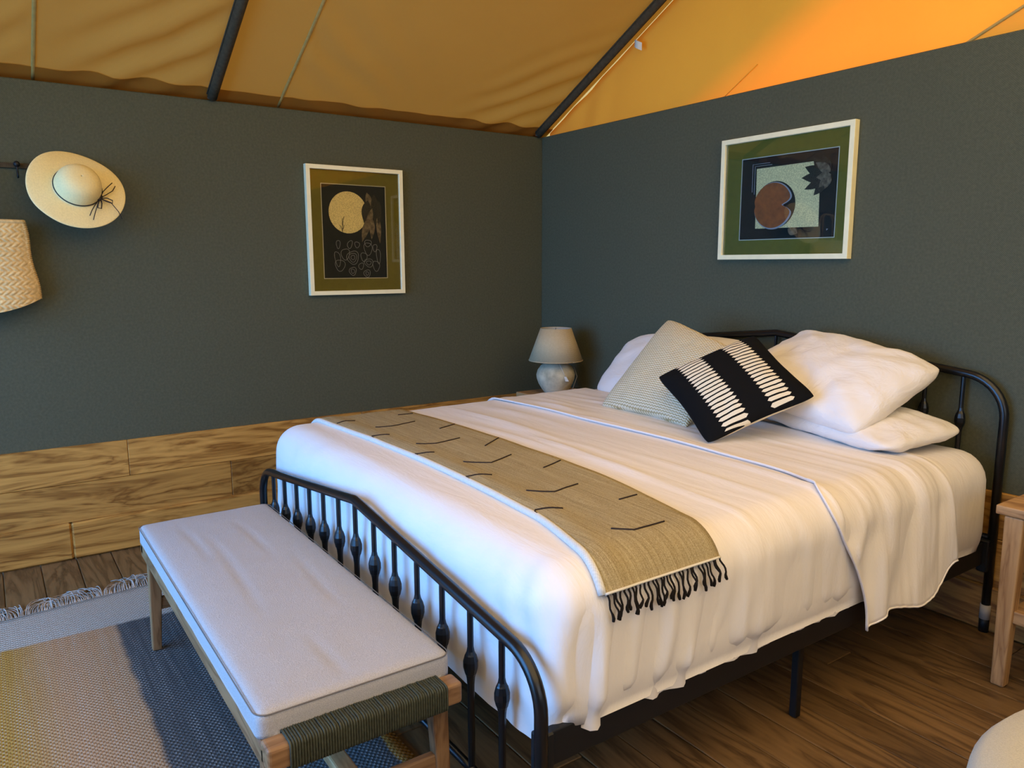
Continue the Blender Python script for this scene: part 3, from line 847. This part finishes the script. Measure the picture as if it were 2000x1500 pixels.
# seat cushion: rounded, crowned slab with puckers and seams
Q, Nn, F = rbox(BNX0, BNX1, BNY0, BNY1, 0.396, 0.454, 0.020, 0.012, 'TRLFHB', 0.008)
Vc = []
for p, n in zip(Q, Nn):
    u = (p.x-1.825)/0.70; v = (p.y+2.385)/0.227
    d = 0.010*max(0, n.z)*max(0, 1-u**4)*max(0, 1-v**4)
    # shallow lengthwise puckers in the stuffing
    for yc, xa, xb in ((-2.50, 1.22, 1.65), (-2.455, 1.35, 2.15), (-2.33, 1.25, 1.75), (-2.40, 2.25, 2.5), (-2.27, 1.7, 2.2)):
        if xa < p.x < xb and n.z > 0.5:
            d -= 0.0035*exp(-((p.y-yc-0.012*sin(p.x*5))/0.010)**2)*sin(pi*(p.x-xa)/(xb-xa))
    d += 0.002*fbm(p.x*7, p.y*7, p.z*7)
    q = p+n*d
    q = Vector(B_(q.x, q.y, q.z)); Vc.append(q)
sc_o = obj('seat_cushion', (Vc, F), M['benchf'], bench, smooth=True)
loopp = [Vector(B_(*p)) for p in fillet([(1.83, BNY0-0.001, 0.4475), (BNX0-0.001, BNY0-0.001, 0.4475), (BNX0-0.001, BNY1+0.001, 0.4475), (BNX1+0.001, BNY1+0.001, 0.4475), (BNX1+0.001, BNY0-0.001, 0.4475), (1.83, BNY0-0.001, 0.4475)], [0.03]*4, 6)]
obj('cushion_seam', tube(loopp, 0.0016, 6), M['seamdark'], sc_o, smooth=True)
for yy in (BNY0+0.020, BNY1-0.018):
    obj('side_rail', box(*[v for v in (B_(1.13, 0, 0)[0], B_(2.555, 0, 0)[0])], B_(0, yy-0.018, 0)[1], B_(0, yy+0.018, 0)[1], B_(0, 0, 0.338)[2], B_(0, 0, 0.395)[2], 0.010, 3), M['brownlegx'], bench)
for xx, sg in ((1.150, -1), (2.555, 1)):
    obj('end_beam', box(B_(xx-0.026, 0, 0)[0], B_(xx+0.026, 0, 0)[0], B_(0, BNY0+0.002, 0)[1], B_(0, BNY1-0.002, 0)[1], B_(0, 0, 0.352)[2], B_(0, 0, 0.404)[2], 0.008, 3), M['brownlegy'], bench)
    parts = []
    y0, y1 = BNY0+0.048, BNY1-0.046; n = 62
    for k in range(n):
        yy = y0+(y1-y0)*k/(n-1); jr = rng.uniform(-0.001, 0.001)
        lp = fillet([B_(xx, yy, 0.4085+jr), B_(xx-0.030, yy, 0.4085+jr), B_(xx-0.030, yy, 0.3475), B_(xx+0.030, yy, 0.3475), B_(xx+0.030, yy, 0.4085+jr), B_(xx, yy, 0.4085+jr)], [0.009]*4, 3)
        parts.append(tube(lp, 0.0031, 5, caps=False))
    cw = obj('cord_wrapping', join(parts), M['cord'], bench, smooth=True); cw['kind'] = 'stuff'
    # splayed legs
    for yy, sy in ((BNY0+0.032, -1), (BNY1-0.032, 1)):
        lx = xx-sg*0.050
        top = B_(lx, yy, 0.352); bot = B_(lx+sg*0.012, yy+sy*0.012, 0.009)
        bm = bmesh.new()
        def quad(c, hx, hy): return [bm.verts.new((c[0]+a*hx, c[1]+b*hy, c[2])) for a, b in ((-1,-1),(1,-1),(1,1),(-1,1))]
        q0 = quad(bot, 0.014, 0.015); q1 = quad(top, 0.019, 0.022)
        bm.faces.new(list(reversed(q0))); bm.faces.new(q1)
        for k in range(4): bm.faces.new((q0[k], q0[(k+1) % 4], q1[(k+1) % 4], q1[k]))
        bev(bm, 0.004, 2)
        obj('leg', bm, M['brownleg'], bench)
    lx = xx-sg*0.045
    obj('end_stretcher', box(B_(lx-0.011, 0, 0)[0], B_(lx+0.011, 0, 0)[0], B_(0, BNY0+0.04, 0)[1], B_(0, BNY1-0.04, 0)[1], B_(0, 0, 0.158)[2], B_(0, 0, 0.202)[2], 0.004, 2), M['brownlegy'], bench)
obj('long_stretcher', box(B_(1.205, 0, 0)[0], B_(2.505, 0, 0)[0], B_(0, -2.412, 0)[1], B_(0, -2.368, 0)[1], B_(0, 0, 0.166)[2], B_(0, 0, 0.196)[2], 0.005, 2), M['acaciax'], bench)

# ------------------------------------------------------------------ rug
def rug_f(u, v):
    x = 0.0; y = -4.05+(4.05-2.118)*v
    xe = 0.585-0.10*(y+2.8); x = xe+(3.15-xe)*u
    return Vector((x, y, 0.0075+0.0012*fbm(x*4, y*4)))
rug = obj('rug', grid(60, 50, rug_f), M['rug'], smooth=True)
sm = rug.modifiers.new('thick', 'SOLIDIFY'); sm.thickness = 0.006; sm.offset = -1
tag(rug, 'flat-woven rug of mauve, slate and mustard bands on the floor under the bench', 'rug')
parts = []; r4 = random.Random(3)
for k in range(420):
    y = -3.45+(3.45-2.125)*k/419+r4.uniform(-0.003, 0.003); xe = 0.585-0.10*(y+2.8)
    clump = 0.06*sin(y*21)+0.05*sin(y*47+1)
    L = r4.uniform(0.055, 0.135); ang = clump*9+r4.uniform(-0.5, 0.5)
    h = r4.uniform(0.004, 0.022)*(1.6 if r4.random() < 0.12 else 1)
    pts = [Vector((xe+0.004, y, 0.007))]
    for i in range(1, 6):
        t = i/5
        pts.append(Vector((xe-L*t*cos(ang*t), y+L*t*sin(ang*t), 0.0045+h*sin(pi*min(1, t*0.9)))))
    parts.append(tube(pts, 0.0019, 4))
fr = obj('fringe', join(parts), M['fringe'], rug, smooth=True); fr['kind'] = 'stuff'

# ------------------------------------------------------------------ nightstands
def nightstand(x0, x1, label):
    t = thing('nightstand', label, 'nightstand', ((x0+x1)/2, -0.24, 0), 'acacia nightstands either side of the bed')
    hx = (x1-x0)/2
    obj('tabletop', box(-hx, hx, -0.172, 0.196, 0.570, 0.600, 0.004, 2), M['acaciax'], t)
    for sx in (-1, 1):
        for sy, cy in ((-1, -0.140), (1, 0.165)):
            bm = bmesh.new()
            def quad(c, h): return [bm.verts.new((c[0]+a*h, c[1]+b*h, c[2])) for a, b in ((-1,-1),(1,-1),(1,1),(-1,1))]
            q0 = quad((sx*(hx-0.058)+sx*0.010, cy, 0.0), 0.020); q1 = quad((sx*(hx-0.052), cy, 0.570), 0.028)
            bm.faces.new(list(reversed(q0))); bm.faces.new(q1)
            for k in range(4): bm.faces.new((q0[k], q0[(k+1) % 4], q1[(k+1) % 4], q1[k]))
            bev(bm, 0.006, 2); obj('leg', bm, M['acacia'], t)
    for sx in (-1, 1):
        obj('apron', box(sx*(hx-0.05)-0.011, sx*(hx-0.05)+0.011, -0.112, 0.14, 0.515, 0.569, 0.003, 1), M['acaciay'], t)
    obj('apron', box(-hx+0.08, hx-0.08, 0.152, 0.174, 0.515, 0.569, 0.003, 1), M['acaciax'], t)
    obj('shelf', box(-hx+0.055, hx-0.055, -0.150, 0.165, 0.220, 0.262, 0.004, 2), M['acaciax'], t)
    return t
nightstand(2.947, 3.355, 'light acacia nightstand at the right edge, with lower shelf')
nightstand(0.300, 0.700, 'acacia nightstand in the room corner carrying the table lamp')

# ------------------------------------------------------------------ lamp
lp = thing('table_lamp', 'small table lamp with grey round ceramic base and taupe cone shade', 'lamp', (0.478, -0.252, 0.6005))
prof = [(0.001, 0.0), (0.060, 0.0), (0.066, 0.006), (0.082, 0.028), (0.100, 0.058), (0.111, 0.088), (0.114, 0.112), (0.106, 0.140), (0.088, 0.164), (0.064, 0.180), (0.044, 0.188), (0.040, 0.200), (0.001, 0.201)]
base = obj('lamp_base', lathe(prof, 40), M['stone'], lp, smooth=True)
obj('stem', lathe([(0.012, 0.19), (0.012, 0.33), (0.001, 0.33)], 14), M['ring'], lp, smooth=True)
tilt = Matrix.Rotation(radians(-3), 4, 'X') @ Matrix.Rotation(radians(3), 4, 'Y')
shade = obj('lamp_shade', lathe([(0.157, 0.196), (0.159, 0.196), (0.091, 0.383), (0.089, 0.383), (0.157, 0.196)], 48), M['shade'], lp, smooth=True)
obj('shade_lining', lathe([(0.1555, 0.198), (0.0875, 0.382)], 48), M['shade_in'], shade, smooth=True)
for rr, zz in ((0.158, 0.197), (0.090, 0.382)):
    obj('shade_trim', tube([(rr*cos(2*pi*k/40), rr*sin(2*pi*k/40), zz) for k in range(41)], 0.0024, 6), M['shade'], shade, smooth=True)
for k in range(3):
    a = 2*pi*k/3+0.4
    obj('shade_spoke', tube([(0, 0, 0.345), (0.088*cos(a), 0.088*sin(a), 0.378)], 0.0016, 6), M['ironm'], shade)
obj('finial', lathe([(0.001, 0.33), (0.007, 0.335), (0.008, 0.35), (0.004, 0.36), (0.001, 0.362)], 12), M['ironm'], lp, smooth=True)
# tag on a string that hangs against the base, plug lead behind
d = Vector((3.99-0.478, -2.995+0.252, 0)).normalized(); sd = Vector((-d.y, d.x, 0))
def lpv(side, front, z): return d*front + sd*side + Vector((0, 0, z))
lbl = obj('tag_string', tube([lpv(0.015, 0.055, 0.196), lpv(0.030, 0.098, 0.165), lpv(0.046, 0.106, 0.135), lpv(0.056, 0.104, 0.112)], 0.0013, 6), M['tagw'], lp, smooth=True)
a_ = lpv(0.055, 0.105, 0.113); ax = (lpv(0.066, 0.103, 0.086)-a_)
obj('string_tag', (lambda s: ([a_-s*0.007, a_+s*0.007, a_+ax+s*0.010, a_+ax-s*0.010, a_-s*0.007+d*0.004, a_+s*0.007+d*0.004, a_+ax+s*0.010+d*0.004, a_+ax-s*0.010+d*0.004],
    [(0,1,2,3),(4,7,6,5),(0,4,5,1),(1,5,6,2),(2,6,7,3),(3,7,4,0)]))(sd), M['tagw'], lbl)
obj('lead', tube([lpv(0.03, -0.06, 0.18), lpv(0.11, -0.02, 0.15), lpv(0.125, 0.0, 0.10), lpv(0.10, 0.02, 0.03), lpv(0.07, 0.05, 0.004), lpv(0.12, -0.05, 0.004)], 0.003, 8), M['cable'], lp, smooth=True)

# ------------------------------------------------------------------ pictures
def picture(name, org, ex, ez, nrm, w_, h_, label):
    """org = bottom-left corner on the wall; ex right, ez up, nrm out of the wall"""
    t = thing(name, label, 'picture', org)
    ex, ez, nrm = Vector(ex), Vector(ez), Vector(nrm)
    def P(a, b, c=0.0): return ex*a+ez*b+nrm*c
    fw, dep = 0.022, 0.032
    prof = [(0.0, 0.001), (0.0, dep-0.001), (0.001, dep), (fw-0.001, dep), (fw, dep-0.001), (fw, 0.008), (0.004, 0.001)]
    for k in range(4):                         # four mitred mouldings
        V = []
        for end in (0, 1):
            for o_, c_ in prof:
                cs = [(o_, o_), (w_-o_, o_), (w_-o_, h_-o_), (o_, h_-o_)]
                a, b = cs[(k+end) % 4]; V.append(P(a, b, c_))
        n = len(prof); F = [(j, (j+1) % n, n+(j+1) % n, n+j) for j in range(n)]
        bm = bmesh.new(); vs = [bm.verts.new(v) for v in V]
        for f in F: bm.faces.new([vs[i] for i in f])
        bm.faces.new([vs[i] for i in range(n)]); bm.faces.new([vs[n+i] for i in reversed(range(n))])
        bmesh.ops.recalc_face_normals(bm, faces=bm.faces)
        obj('moulding', bm, M['frame'], t)
    return t, P
def ring_panel(P, o0, o1, c0, c1):
    """flat rectangular ring between rect o0 and rect o1 (x0,x1,z0,z1) with heights c0 (back), c1 (front)"""
    def rc(o): return [(o[0], o[2]), (o[1], o[2]), (o[1], o[3]), (o[0], o[3])]
    A, B = rc(o0), rc(o1)
    V = [P(a, b, c1) for a, b in A]+[P(a, b, c1) for a, b in B]+[P(a, b, c0) for a, b in A]+[P(a, b, c0) for a, b in B]
    F = []
    for k in range(4):
        j = (k+1) % 4
        F += [(k, j, 4+j, 4+k), (4+k, 4+j, 12+j, 12+k), (8+k, 12+k, 12+j, 8+j)]
    bm = bmesh.new(); vs = [bm.verts.new(v) for v in V]
    for f in F: bm.faces.new([vs[i] for i in f])
    return bm
def slabP(P, poly, c0, c1):
    n = len(poly); bm = bmesh.new()
    lo = [bm.verts.new(P(a, b, c0)) for a, b in poly]; hi = [bm.verts.new(P(a, b, c1)) for a, b in poly]
    bm.faces.new(hi); bm.faces.new(list(reversed(lo)))
    for k in range(n): bm.faces.new((lo[k], lo[(k+1) % n], hi[(k+1) % n], hi[k]))
    bmesh.ops.recalc_face_normals(bm, faces=bm.faces)
    return bm
def finish_picture(t, P, w_, h_, op):
    mt = obj('mount', ring_panel(P, (0.02, w_-0.02, 0.02, h_-0.02), op, 0.010, 0.0125), M['mat'], t)
    obj('mount_bevel', ring_panel(P, op, (op[0]+0.0035, op[1]-0.0035, op[2]+0.0035, op[3]-0.0035), 0.0095, 0.0123), M['fillet'], mt)
    pa = obj('artwork', slabP(P, [(op[0]-0.01, op[2]-0.01), (op[1]+0.01, op[2]-0.01), (op[1]+0.01, op[3]+0.01), (op[0]-0.01, op[3]+0.01)], 0.006, 0.0085), M['paper'], t)
    obj('backing', slabP(P, [(0.012, 0.012), (w_-0.012, 0.012), (w_-0.012, h_-0.012), (0.012, h_-0.012)], 0.002, 0.006), M['paper'], t)
    obj('glass_pane', slabP(P, [(0.021, 0.021), (w_-0.021, 0.021), (w_-0.021, h_-0.021), (0.021, h_-0.021)], 0.0185, 0.0200), M['glass'], t)
    return pa
def disc(cx, cz, rx, rz, n=56, a0=0, a1=2*pi):
    return [(cx+rx*cos(a0+(a1-a0)*k/n), cz+rz*sin(a0+(a1-a0)*k/n)) for k in range(n)]

# portrait picture on the left wall: moon disc, plumes and looping silver threads
OY, OZ = -1.5505, 1.1915
t, P = picture('picture', (0.001, OY, OZ), (0, 1, 0), (0, 0, 1), (1, 0, 0), 0.556, 0.680, 'portrait picture of a pale disc over silver loops, on the left wall')
pa = finish_picture(t, P, 0.556, 0.680, (-1.467-OY, -1.093-OY, 1.278-OZ, 1.780-OZ))
obj('paper_disc', slabP(P, disc(-1.316-OY, 1.632-OZ, 0.110, 0.111), 0.0086, 0.0096), M['gilt'], pa)
ra = random.Random(12)
def leafshape(cx, cz, ln, wd, ang, n=10):
    pts = []
    for k in range(n+1): s = k/n; pts.append((s*ln, wd*sin(pi*s**0.8)))
    for k in range(n-1, 0, -1): s = k/n; pts.append((s*ln, -wd*sin(pi*s**0.8)))
    return [(cx+a*cos(ang)-b*sin(ang), cz+a*sin(ang)+b*cos(ang)) for a, b in pts]
for k, (cy_, cz_, ln, wd, an, m_) in enumerate([(-1.205, 1.742, 0.12, 0.020, -1.3, 'featherg'), (-1.20, 1.70, 0.13, 0.028, -1.75, 'featherd'), (-1.165, 1.735, 0.20, 0.026, -1.45, 'featherd'),
        (-1.175, 1.66, 0.17, 0.018, -1.85, 'featherg'), (-1.205, 1.60, 0.13, 0.017, -1.85, 'featherg'), (-1.175, 1.60, 0.11, 0.016, -1.65, 'featherg'), (-1.145, 1.62, 0.15, 0.014, -1.5, 'featherg'), (-1.135, 1.70, 0.13, 0.016, -1.6, 'featherd')]):
    obj('feather', slabP(P, leafshape(cy_-OY, cz_-OZ, ln, wd, an), 0.0097+0.0004*k, 0.0101+0.0004*k), M[m_], pa)
loops = [(-1.379,1.462,.011,.022),(-1.385,1.385,.016,.040),(-1.372,1.350,.028,.030),(-1.312,1.462,.013,.022),(-1.297,1.392,.034,.036),(-1.297,1.392,.022,.024),(-1.297,1.392,.011,.012),(-1.270,1.461,.014,.016),(-1.206,1.470,.020,.018),
 (-1.206,1.440,.024,.034),(-1.145,1.400,.012,.040),(-1.160,1.346,.020,.028),(-1.204,1.363,.026,.022),(-1.204,1.363,.014,.011),(-1.300,1.318,.020,.022),(-1.300,1.318,.010,.012),(-1.216,1.305,.019,.020),(-1.216,1.305,.008,.010),(-1.250,1.345,.014,.018),(-1.232,1.395,.018,.024),(-1.340,1.410,.024,.030),(-1.165,1.445,.012,.020)]
for cy_, cz_, ra_, rb_ in loops:
    an = ra.uniform(-0.5, 0.5); pts = []
    for k in range(25):
        a = 2*pi*k/24; wv = 1+0.10*sin(3*a+an*5); aa, bb = ra_*cos(a)*wv, rb_*sin(a)*wv
        pts.append(P(cy_-OY+aa*cos(an)-bb*sin(an), cz_-OZ+aa*sin(an)+bb*cos(an), 0.0095))
    obj('silver_loop', tube(pts, 0.0011, 5, caps=False), M['silver'], pa, smooth=True)
for br in ([(-1.353, 1.500), (-1.351, 1.55), (-1.347, 1.585), (-1.340, 1.611)], [(-1.350, 1.545), (-1.352, 1.575), (-1.350, 1.600)], [(-1.352, 1.53), (-1.360, 1.555), (-1.366, 1.565)], [(-1.350, 1.54), (-1.341, 1.565)]):
    obj('twig', tube([P(a-OY, b-OZ, 0.0102) for a, b in br], 0.0014, 5), M['paper'], pa)

# landscape picture on the back wall: straw square, rust disc, speckled feathers
OX, OZ2 = 1.4655, 1.3725
t, P = picture('picture', (OX, -0.001, OZ2), (1, 0, 0), (0, 0, 1), (0, -1, 0), 0.680, 0.556, 'landscape picture of a rust disc on a straw square, above the bed')
pa = finish_picture(t, P, 0.680, 0.556, (1.574-OX, 2.071-OX, 1.461-OZ2, 1.833-OZ2))
obj('paper_square', slabP(P, [(a-OX, b-OZ2) for a, b in ((1.662, 1.513), (1.990, 1.510), (1.982, 1.786), (1.657, 1.782))], 0.0086, 0.0094), M['gilt'], pa)
obj('black_disc_paper', slabP(P, disc(1.762-OX, 1.614-OZ2, 0.1085, 0.105), 0.0095, 0.0102), M['paper'], pa)  # black paper disc under the rust one
bean = []
for k in range(80):
    a = 2*pi*k/80; r = 0.100
    r *= 1-0.52*exp(-((((a+pi) % (2*pi))-pi)/0.20)**2) - 0.07*exp(-((a-pi)/0.12)**2)
    bean.append((1.752-OX+r*1.0*cos(a), 1.613-OZ2+r*1.0*sin(a)))
obj('silver_edge', slabP(P, [(1.756-OX+(a-(1.752-OX))*1.045, 1.611-OZ2+(b-(1.613-OZ2))*1.045) for a, b in bean], 0.0103, 0.0106), M['silver'], pa)
obj('rust_disc', slabP(P, bean, 0.0107, 0.0116), M['rust'], pa)
fe = [(2.02, 1.72, 0.11, 0.026, 2.3, 'featherd'), (2.02, 1.72, 0.12, 0.026, 2.75, 'featherd'), (2.02, 1.715, 0.125, 0.024, 3.1, 'featherd'), (2.02, 1.71, 0.115, 0.020, 3.5, 'featherd'), (2.015, 1.70, 0.08, 0.020, 3.95, 'featherd'),
      (2.03, 1.73, 0.085, 0.022, 2.0, 'featherd'), (2.035, 1.735, 0.085, 0.020, 2.6, 'featherg'), (2.038, 1.72, 0.07, 0.018, 3.2, 'featherg'), (2.038, 1.725, 0.075, 0.020, 3.9, 'featherg'), (2.036, 1.72, 0.06, 0.016, 4.3, 'featherg')]
for k, (a, b, ln, wd, an, m_) in enumerate(fe):
    obj('feather', slabP(P, leafshape(a-OX, b-OZ2, ln, wd, an), 0.0096+0.0004*k, 0.0100+0.0004*k), M[m_], pa)
obj('feather', slabP(P, leafshape(1.838-OX, 1.505-OZ2, 0.055, 0.020, -0.35), 0.0088, 0.0092), M['featherg'], pa)
for br in ([(1.636, 1.679), (1.635, 1.803), (1.728, 1.803)], [(1.648, 1.668), (1.648, 1.794), (1.739, 1.794)]):
    obj('silver_line', tube([P(a-OX, b-OZ2, 0.0092) for a, b in br], 0.0014, 5), M['silver'], pa)
obj('maker_mark', slabP(P, [(2.028-OX, 1.500-OZ2), (2.029-OX, 1.491-OZ2), (2.037-OX, 1.499-OZ2)], 0.0087, 0.0090), M['silver'], pa)

# ------------------------------------------------------------------ peg rail, hat, bag
pr_ = thing('peg_rail', 'dark peg rail with knobbed hooks high on the left wall', 'peg rail', (0, -3.0, 1.776))
obj('rail_board', box(0.0005, 0.014, -0.42, 0.44, -0.011, 0.011, 0.003, 2), M['pole'], pr_)
for dy in (0.185, -0.05, 0.40, -0.29):
    hk = obj('hook', tube(fillet([(0.012, dy, 0.0), (0.030, dy, 0.0), (0.030, dy, -0.052), (0.055, dy, -0.052), (0.058, dy, -0.028)], [0.008, 0.012, 0.010], 5), 0.0036, 8), M['ironm'], pr_, smooth=True)
    obj('knob', lathe([(0.001, -0.013), (0.007, -0.011), (0.0125, -0.004), (0.0125, 0.004), (0.007, 0.011), (0.001, 0.013)], 14), M['ironm'], hk, smooth=True, loc=(0.030, dy, 0.005))

ht = thing('sun_hat', 'wide-brimmed cream straw sun hat hanging on the left wall', 'hat', (0.125, -2.606, 1.684))
axv = Vector((0.88, 0.12, 0.45)).normalized(); mj = Vector((0, cos(radians(-16)), sin(radians(-16)))); mj = (mj-axv*mj.dot(axv)).normalized(); mn = axv.cross(mj)
HM = Matrix((mj, mn, axv)).transposed()
def hat_pt(r, a, z, el=1.0): return HM @ Vector((r*cos(a), r*sin(a)*el, z))
prof = [(0.0005, 0.098), (0.020, 0.098), (0.045, 0.094), (0.066, 0.083), (0.080, 0.064), (0.087, 0.040), (0.090, 0.014), (0.091, 0.004), (0.097, 0.000), (0.115, -0.001), (0.14, -0.002), (0.165, -0.004), (0.185, -0.006), (0.196, -0.008), (0.199, -0.010)]
V = []; F = []; NS = 72
for (r, z) in prof:
    for k in range(NS):
        a = 2*pi*k/NS; wv = 0.0
        if r > 0.1: wv = ((r-0.1)/0.1)*(0.010*cos(2*a+0.5)+0.006*sin(3*a)+0.008*exp(-((a-4.2)/0.35)**2))
        V.append(hat_pt(r*(0.955 if r > 0.12 else 1.0), a, z+wv, 0.99))
for i in range(len(prof)-1):
    for k in range(NS): F.append((i*NS+k, i*NS+(k+1) % NS, (i+1)*NS+(k+1) % NS, (i+1)*NS+k))
brim = obj('hat_body', (V, F), M['straw'], ht, smooth=True)
sm = brim.modifiers.new('thick', 'SOLIDIFY'); sm.thickness = 0.0025; sm.offset = -1
ss = brim.modifiers.new('sub', 'SUBSURF'); ss.levels = 1; ss.render_levels = 1
obj('hat_band', tube([hat_pt(0.0940, 2*pi*k/60, 0.012, 0.99) for k in range(61)], 0.0024, 6), M['hatcord'], ht, smooth=True)
# tied bow on the right: find the angle that faces right and slightly down
best = min([2*pi*k/360 for k in range(360)], key=lambda a: (hat_pt(0.09, a, 0).normalized()-Vector((0.0, 0.80, -0.60)).normalized()).length)
bp = hat_pt(0.094, best, 0.014)
tv = (hat_pt(0.09, best+0.1, 0.012)-hat_pt(0.09, best-0.1, 0.012)).normalized(); ov = hat_pt(1, best, 0).normalized()
def bow(pts): return [bp+tv*a*1.25+ov*b*1.25+axv*c for a, b, c in pts]
if tv.z < 0: tv = -tv
bw = obj('bow', tube(bow([(-0.012, 0, 0.004), (0.0, 0.003, 0.008), (0.012, 0, 0.004)]), 0.005, 8), M['hatcord'], ht, smooth=True)
obj('bow_loop', tube(bow([(0.0, 0, 0.006), (0.012, 0.018, 0.012), (0.016, 0.036, 0.010), (0.006, 0.040, 0.008), (0.0, 0.022, 0.010), (0, 0.002, 0.007)]), 0.0025, 6), M['hatcord'], bw, smooth=True)
obj('bow_loop', tube(bow([(0.0, 0, 0.006), (-0.026, 0.006, 0.010), (-0.040, 0.012, 0.008), (-0.034, 0.022, 0.006), (-0.016, 0.014, 0.009), (0, 0.002, 0.007)]), 0.0025, 6), M['hatcord'], bw, smooth=True)
for pts in ([(0, 0, 0.006), (0.03, -0.004, 0.008), (0.055, 0.0, 0.016), (0.075, 0.004, 0.020)], [(0, 0, 0.006), (0.028, 0.010, 0.006), (0.055, 0.018, 0.004), (0.078, 0.016, 0.004)],
            [(0, 0, 0.006), (0.004, 0.035, 0.012), (-0.010, 0.070, 0.006), (-0.028, 0.092, 0.004)],
            [(0, 0, 0.006), (-0.03, 0.006, 0.007), (-0.062, 0.014, 0.006), (-0.090, 0.022, 0.005)], [(0, 0, 0.006), (-0.034, 0.000, 0.007), (-0.060, 0.002, 0.006), (-0.082, 0.006, 0.005)]):
    obj('cord_end', tube(bow(pts), 0.0019, 6), M['hatcord'], bw, smooth=True)

bag = thing('straw_bag', 'braided straw bag hanging at the left edge below the peg rail', 'bag', (0.07, -3.03, 1.15))
def bag_pt(u, v, sg):
    # u -1..1 across, v 0..1 up
    hw = 0.250-0.035*v; y = u*hw+0.004*sin(v*9)
    zb = 0.002+0.058*abs(u)**2.2; z = zb+(0.388-zb)*v
    th = 0.055*(1-abs(u)**4)*(1-0.55*v)+0.008*(1-v*0.3)
    return y, z, th*sg
def bag_side(sg):
    nu, nv = 150, 120
    def f(i, j):
        u = -1+2*i; v = j
        y, z, x = bag_pt(u, v, sg)
        # braid: rows of slanted lumps, direction alternating row by row
        rr = z/0.020; k = math.floor(rr); fz = rr-k
        ph = y/0.024+(0.5 if k % 2 else 0)+(fz-0.5)*(0.9 if k % 2 else -0.9)
        hgt = 0.0075*(abs(sin(pi*ph))**0.7)*(abs(sin(pi*fz))**0.5)
        return Vector((x+sg*hgt*(1-abs(u)**12), y, z))
    return grid(nu, nv, f)
obj('bag_front', bag_side(1), M['bag'], bag, smooth=True)
obj('bag_back', bag_side(-1), M['bag'], bag, smooth=True)
def zig(pts, r, n=60, tw=6.5):
    return pts
edge = []
for k in range(41):
    v = k/40; y, z, x = bag_pt(1, v, 1); edge.append((0.0, y, z))
for s in (1, -1):
    parts = []
    ed = [(0.0, s*p[1], p[2]) for p in edge]
    for q in range(0, 40):
        a, b = Vector(ed[q]), Vector(ed[q+1]); dd = (b-a)
        parts.append(tube([a+Vector((0.010, -s*0.010, 0)), (a+b)/2+Vector((0.0, s*0.004, 0)), b+Vector((-0.010, -s*0.010, 0))], 0.0052, 5))
    e_ = obj('edge_braid', join(parts), M['bag'], bag, smooth=True); e_['kind'] = 'stuff'
rimp = [(0.5*bag_pt(u, 1, 1)[2]*2, bag_pt(u, 1, 1)[0], 0.388) for u in [-1+0.05*i for i in range(41)]]
rim = rimp+[(-p[0], p[1], p[2]) for p in reversed(rimp)]+[rimp[0]]
obj('rim_braid', tube(rim, 0.0085, 7), M['bag'], bag, smooth=True)
for sg in (1, -1):
    hp = fillet([(sg*0.02, -0.11, 0.37), (sg*0.012, -0.07, 0.60), (-0.005, 0.02, 0.615), (sg*0.012, 0.09, 0.60), (sg*0.02, 0.11, 0.37)], [0.05, 0.05, 0.05], 6)
    obj('handle', tube(hp, 0.006, 8), M['bag'], bag, smooth=True)

# ------------------------------------------------------------------ pouf
pf = thing('pouf', 'round cream fabric pouf at the lower right corner', 'pouf', (3.842, -1.385, 0.0))
R0 = 0.475
prof = [(0.001, 0.0), (R0-0.03, 0.0), (R0-0.006, 0.03), (R0, 0.10), (R0+0.006, 0.24), (R0, 0.38), (R0-0.006, 0.425), (R0-0.026, 0.450), (R0-0.08, 0.457), (R0-0.25, 0.458), (0.001, 0.459)]
obj('pouf_body', lathe(prof, 64), M['pouf'], pf, smooth=True)
obj('piping', tube([((R0-0.004)*cos(2*pi*k/64), (R0-0.004)*sin(2*pi*k/64), 0.372) for k in range(65)], 0.005, 8, caps=False), M['pouf'], pf, smooth=True)
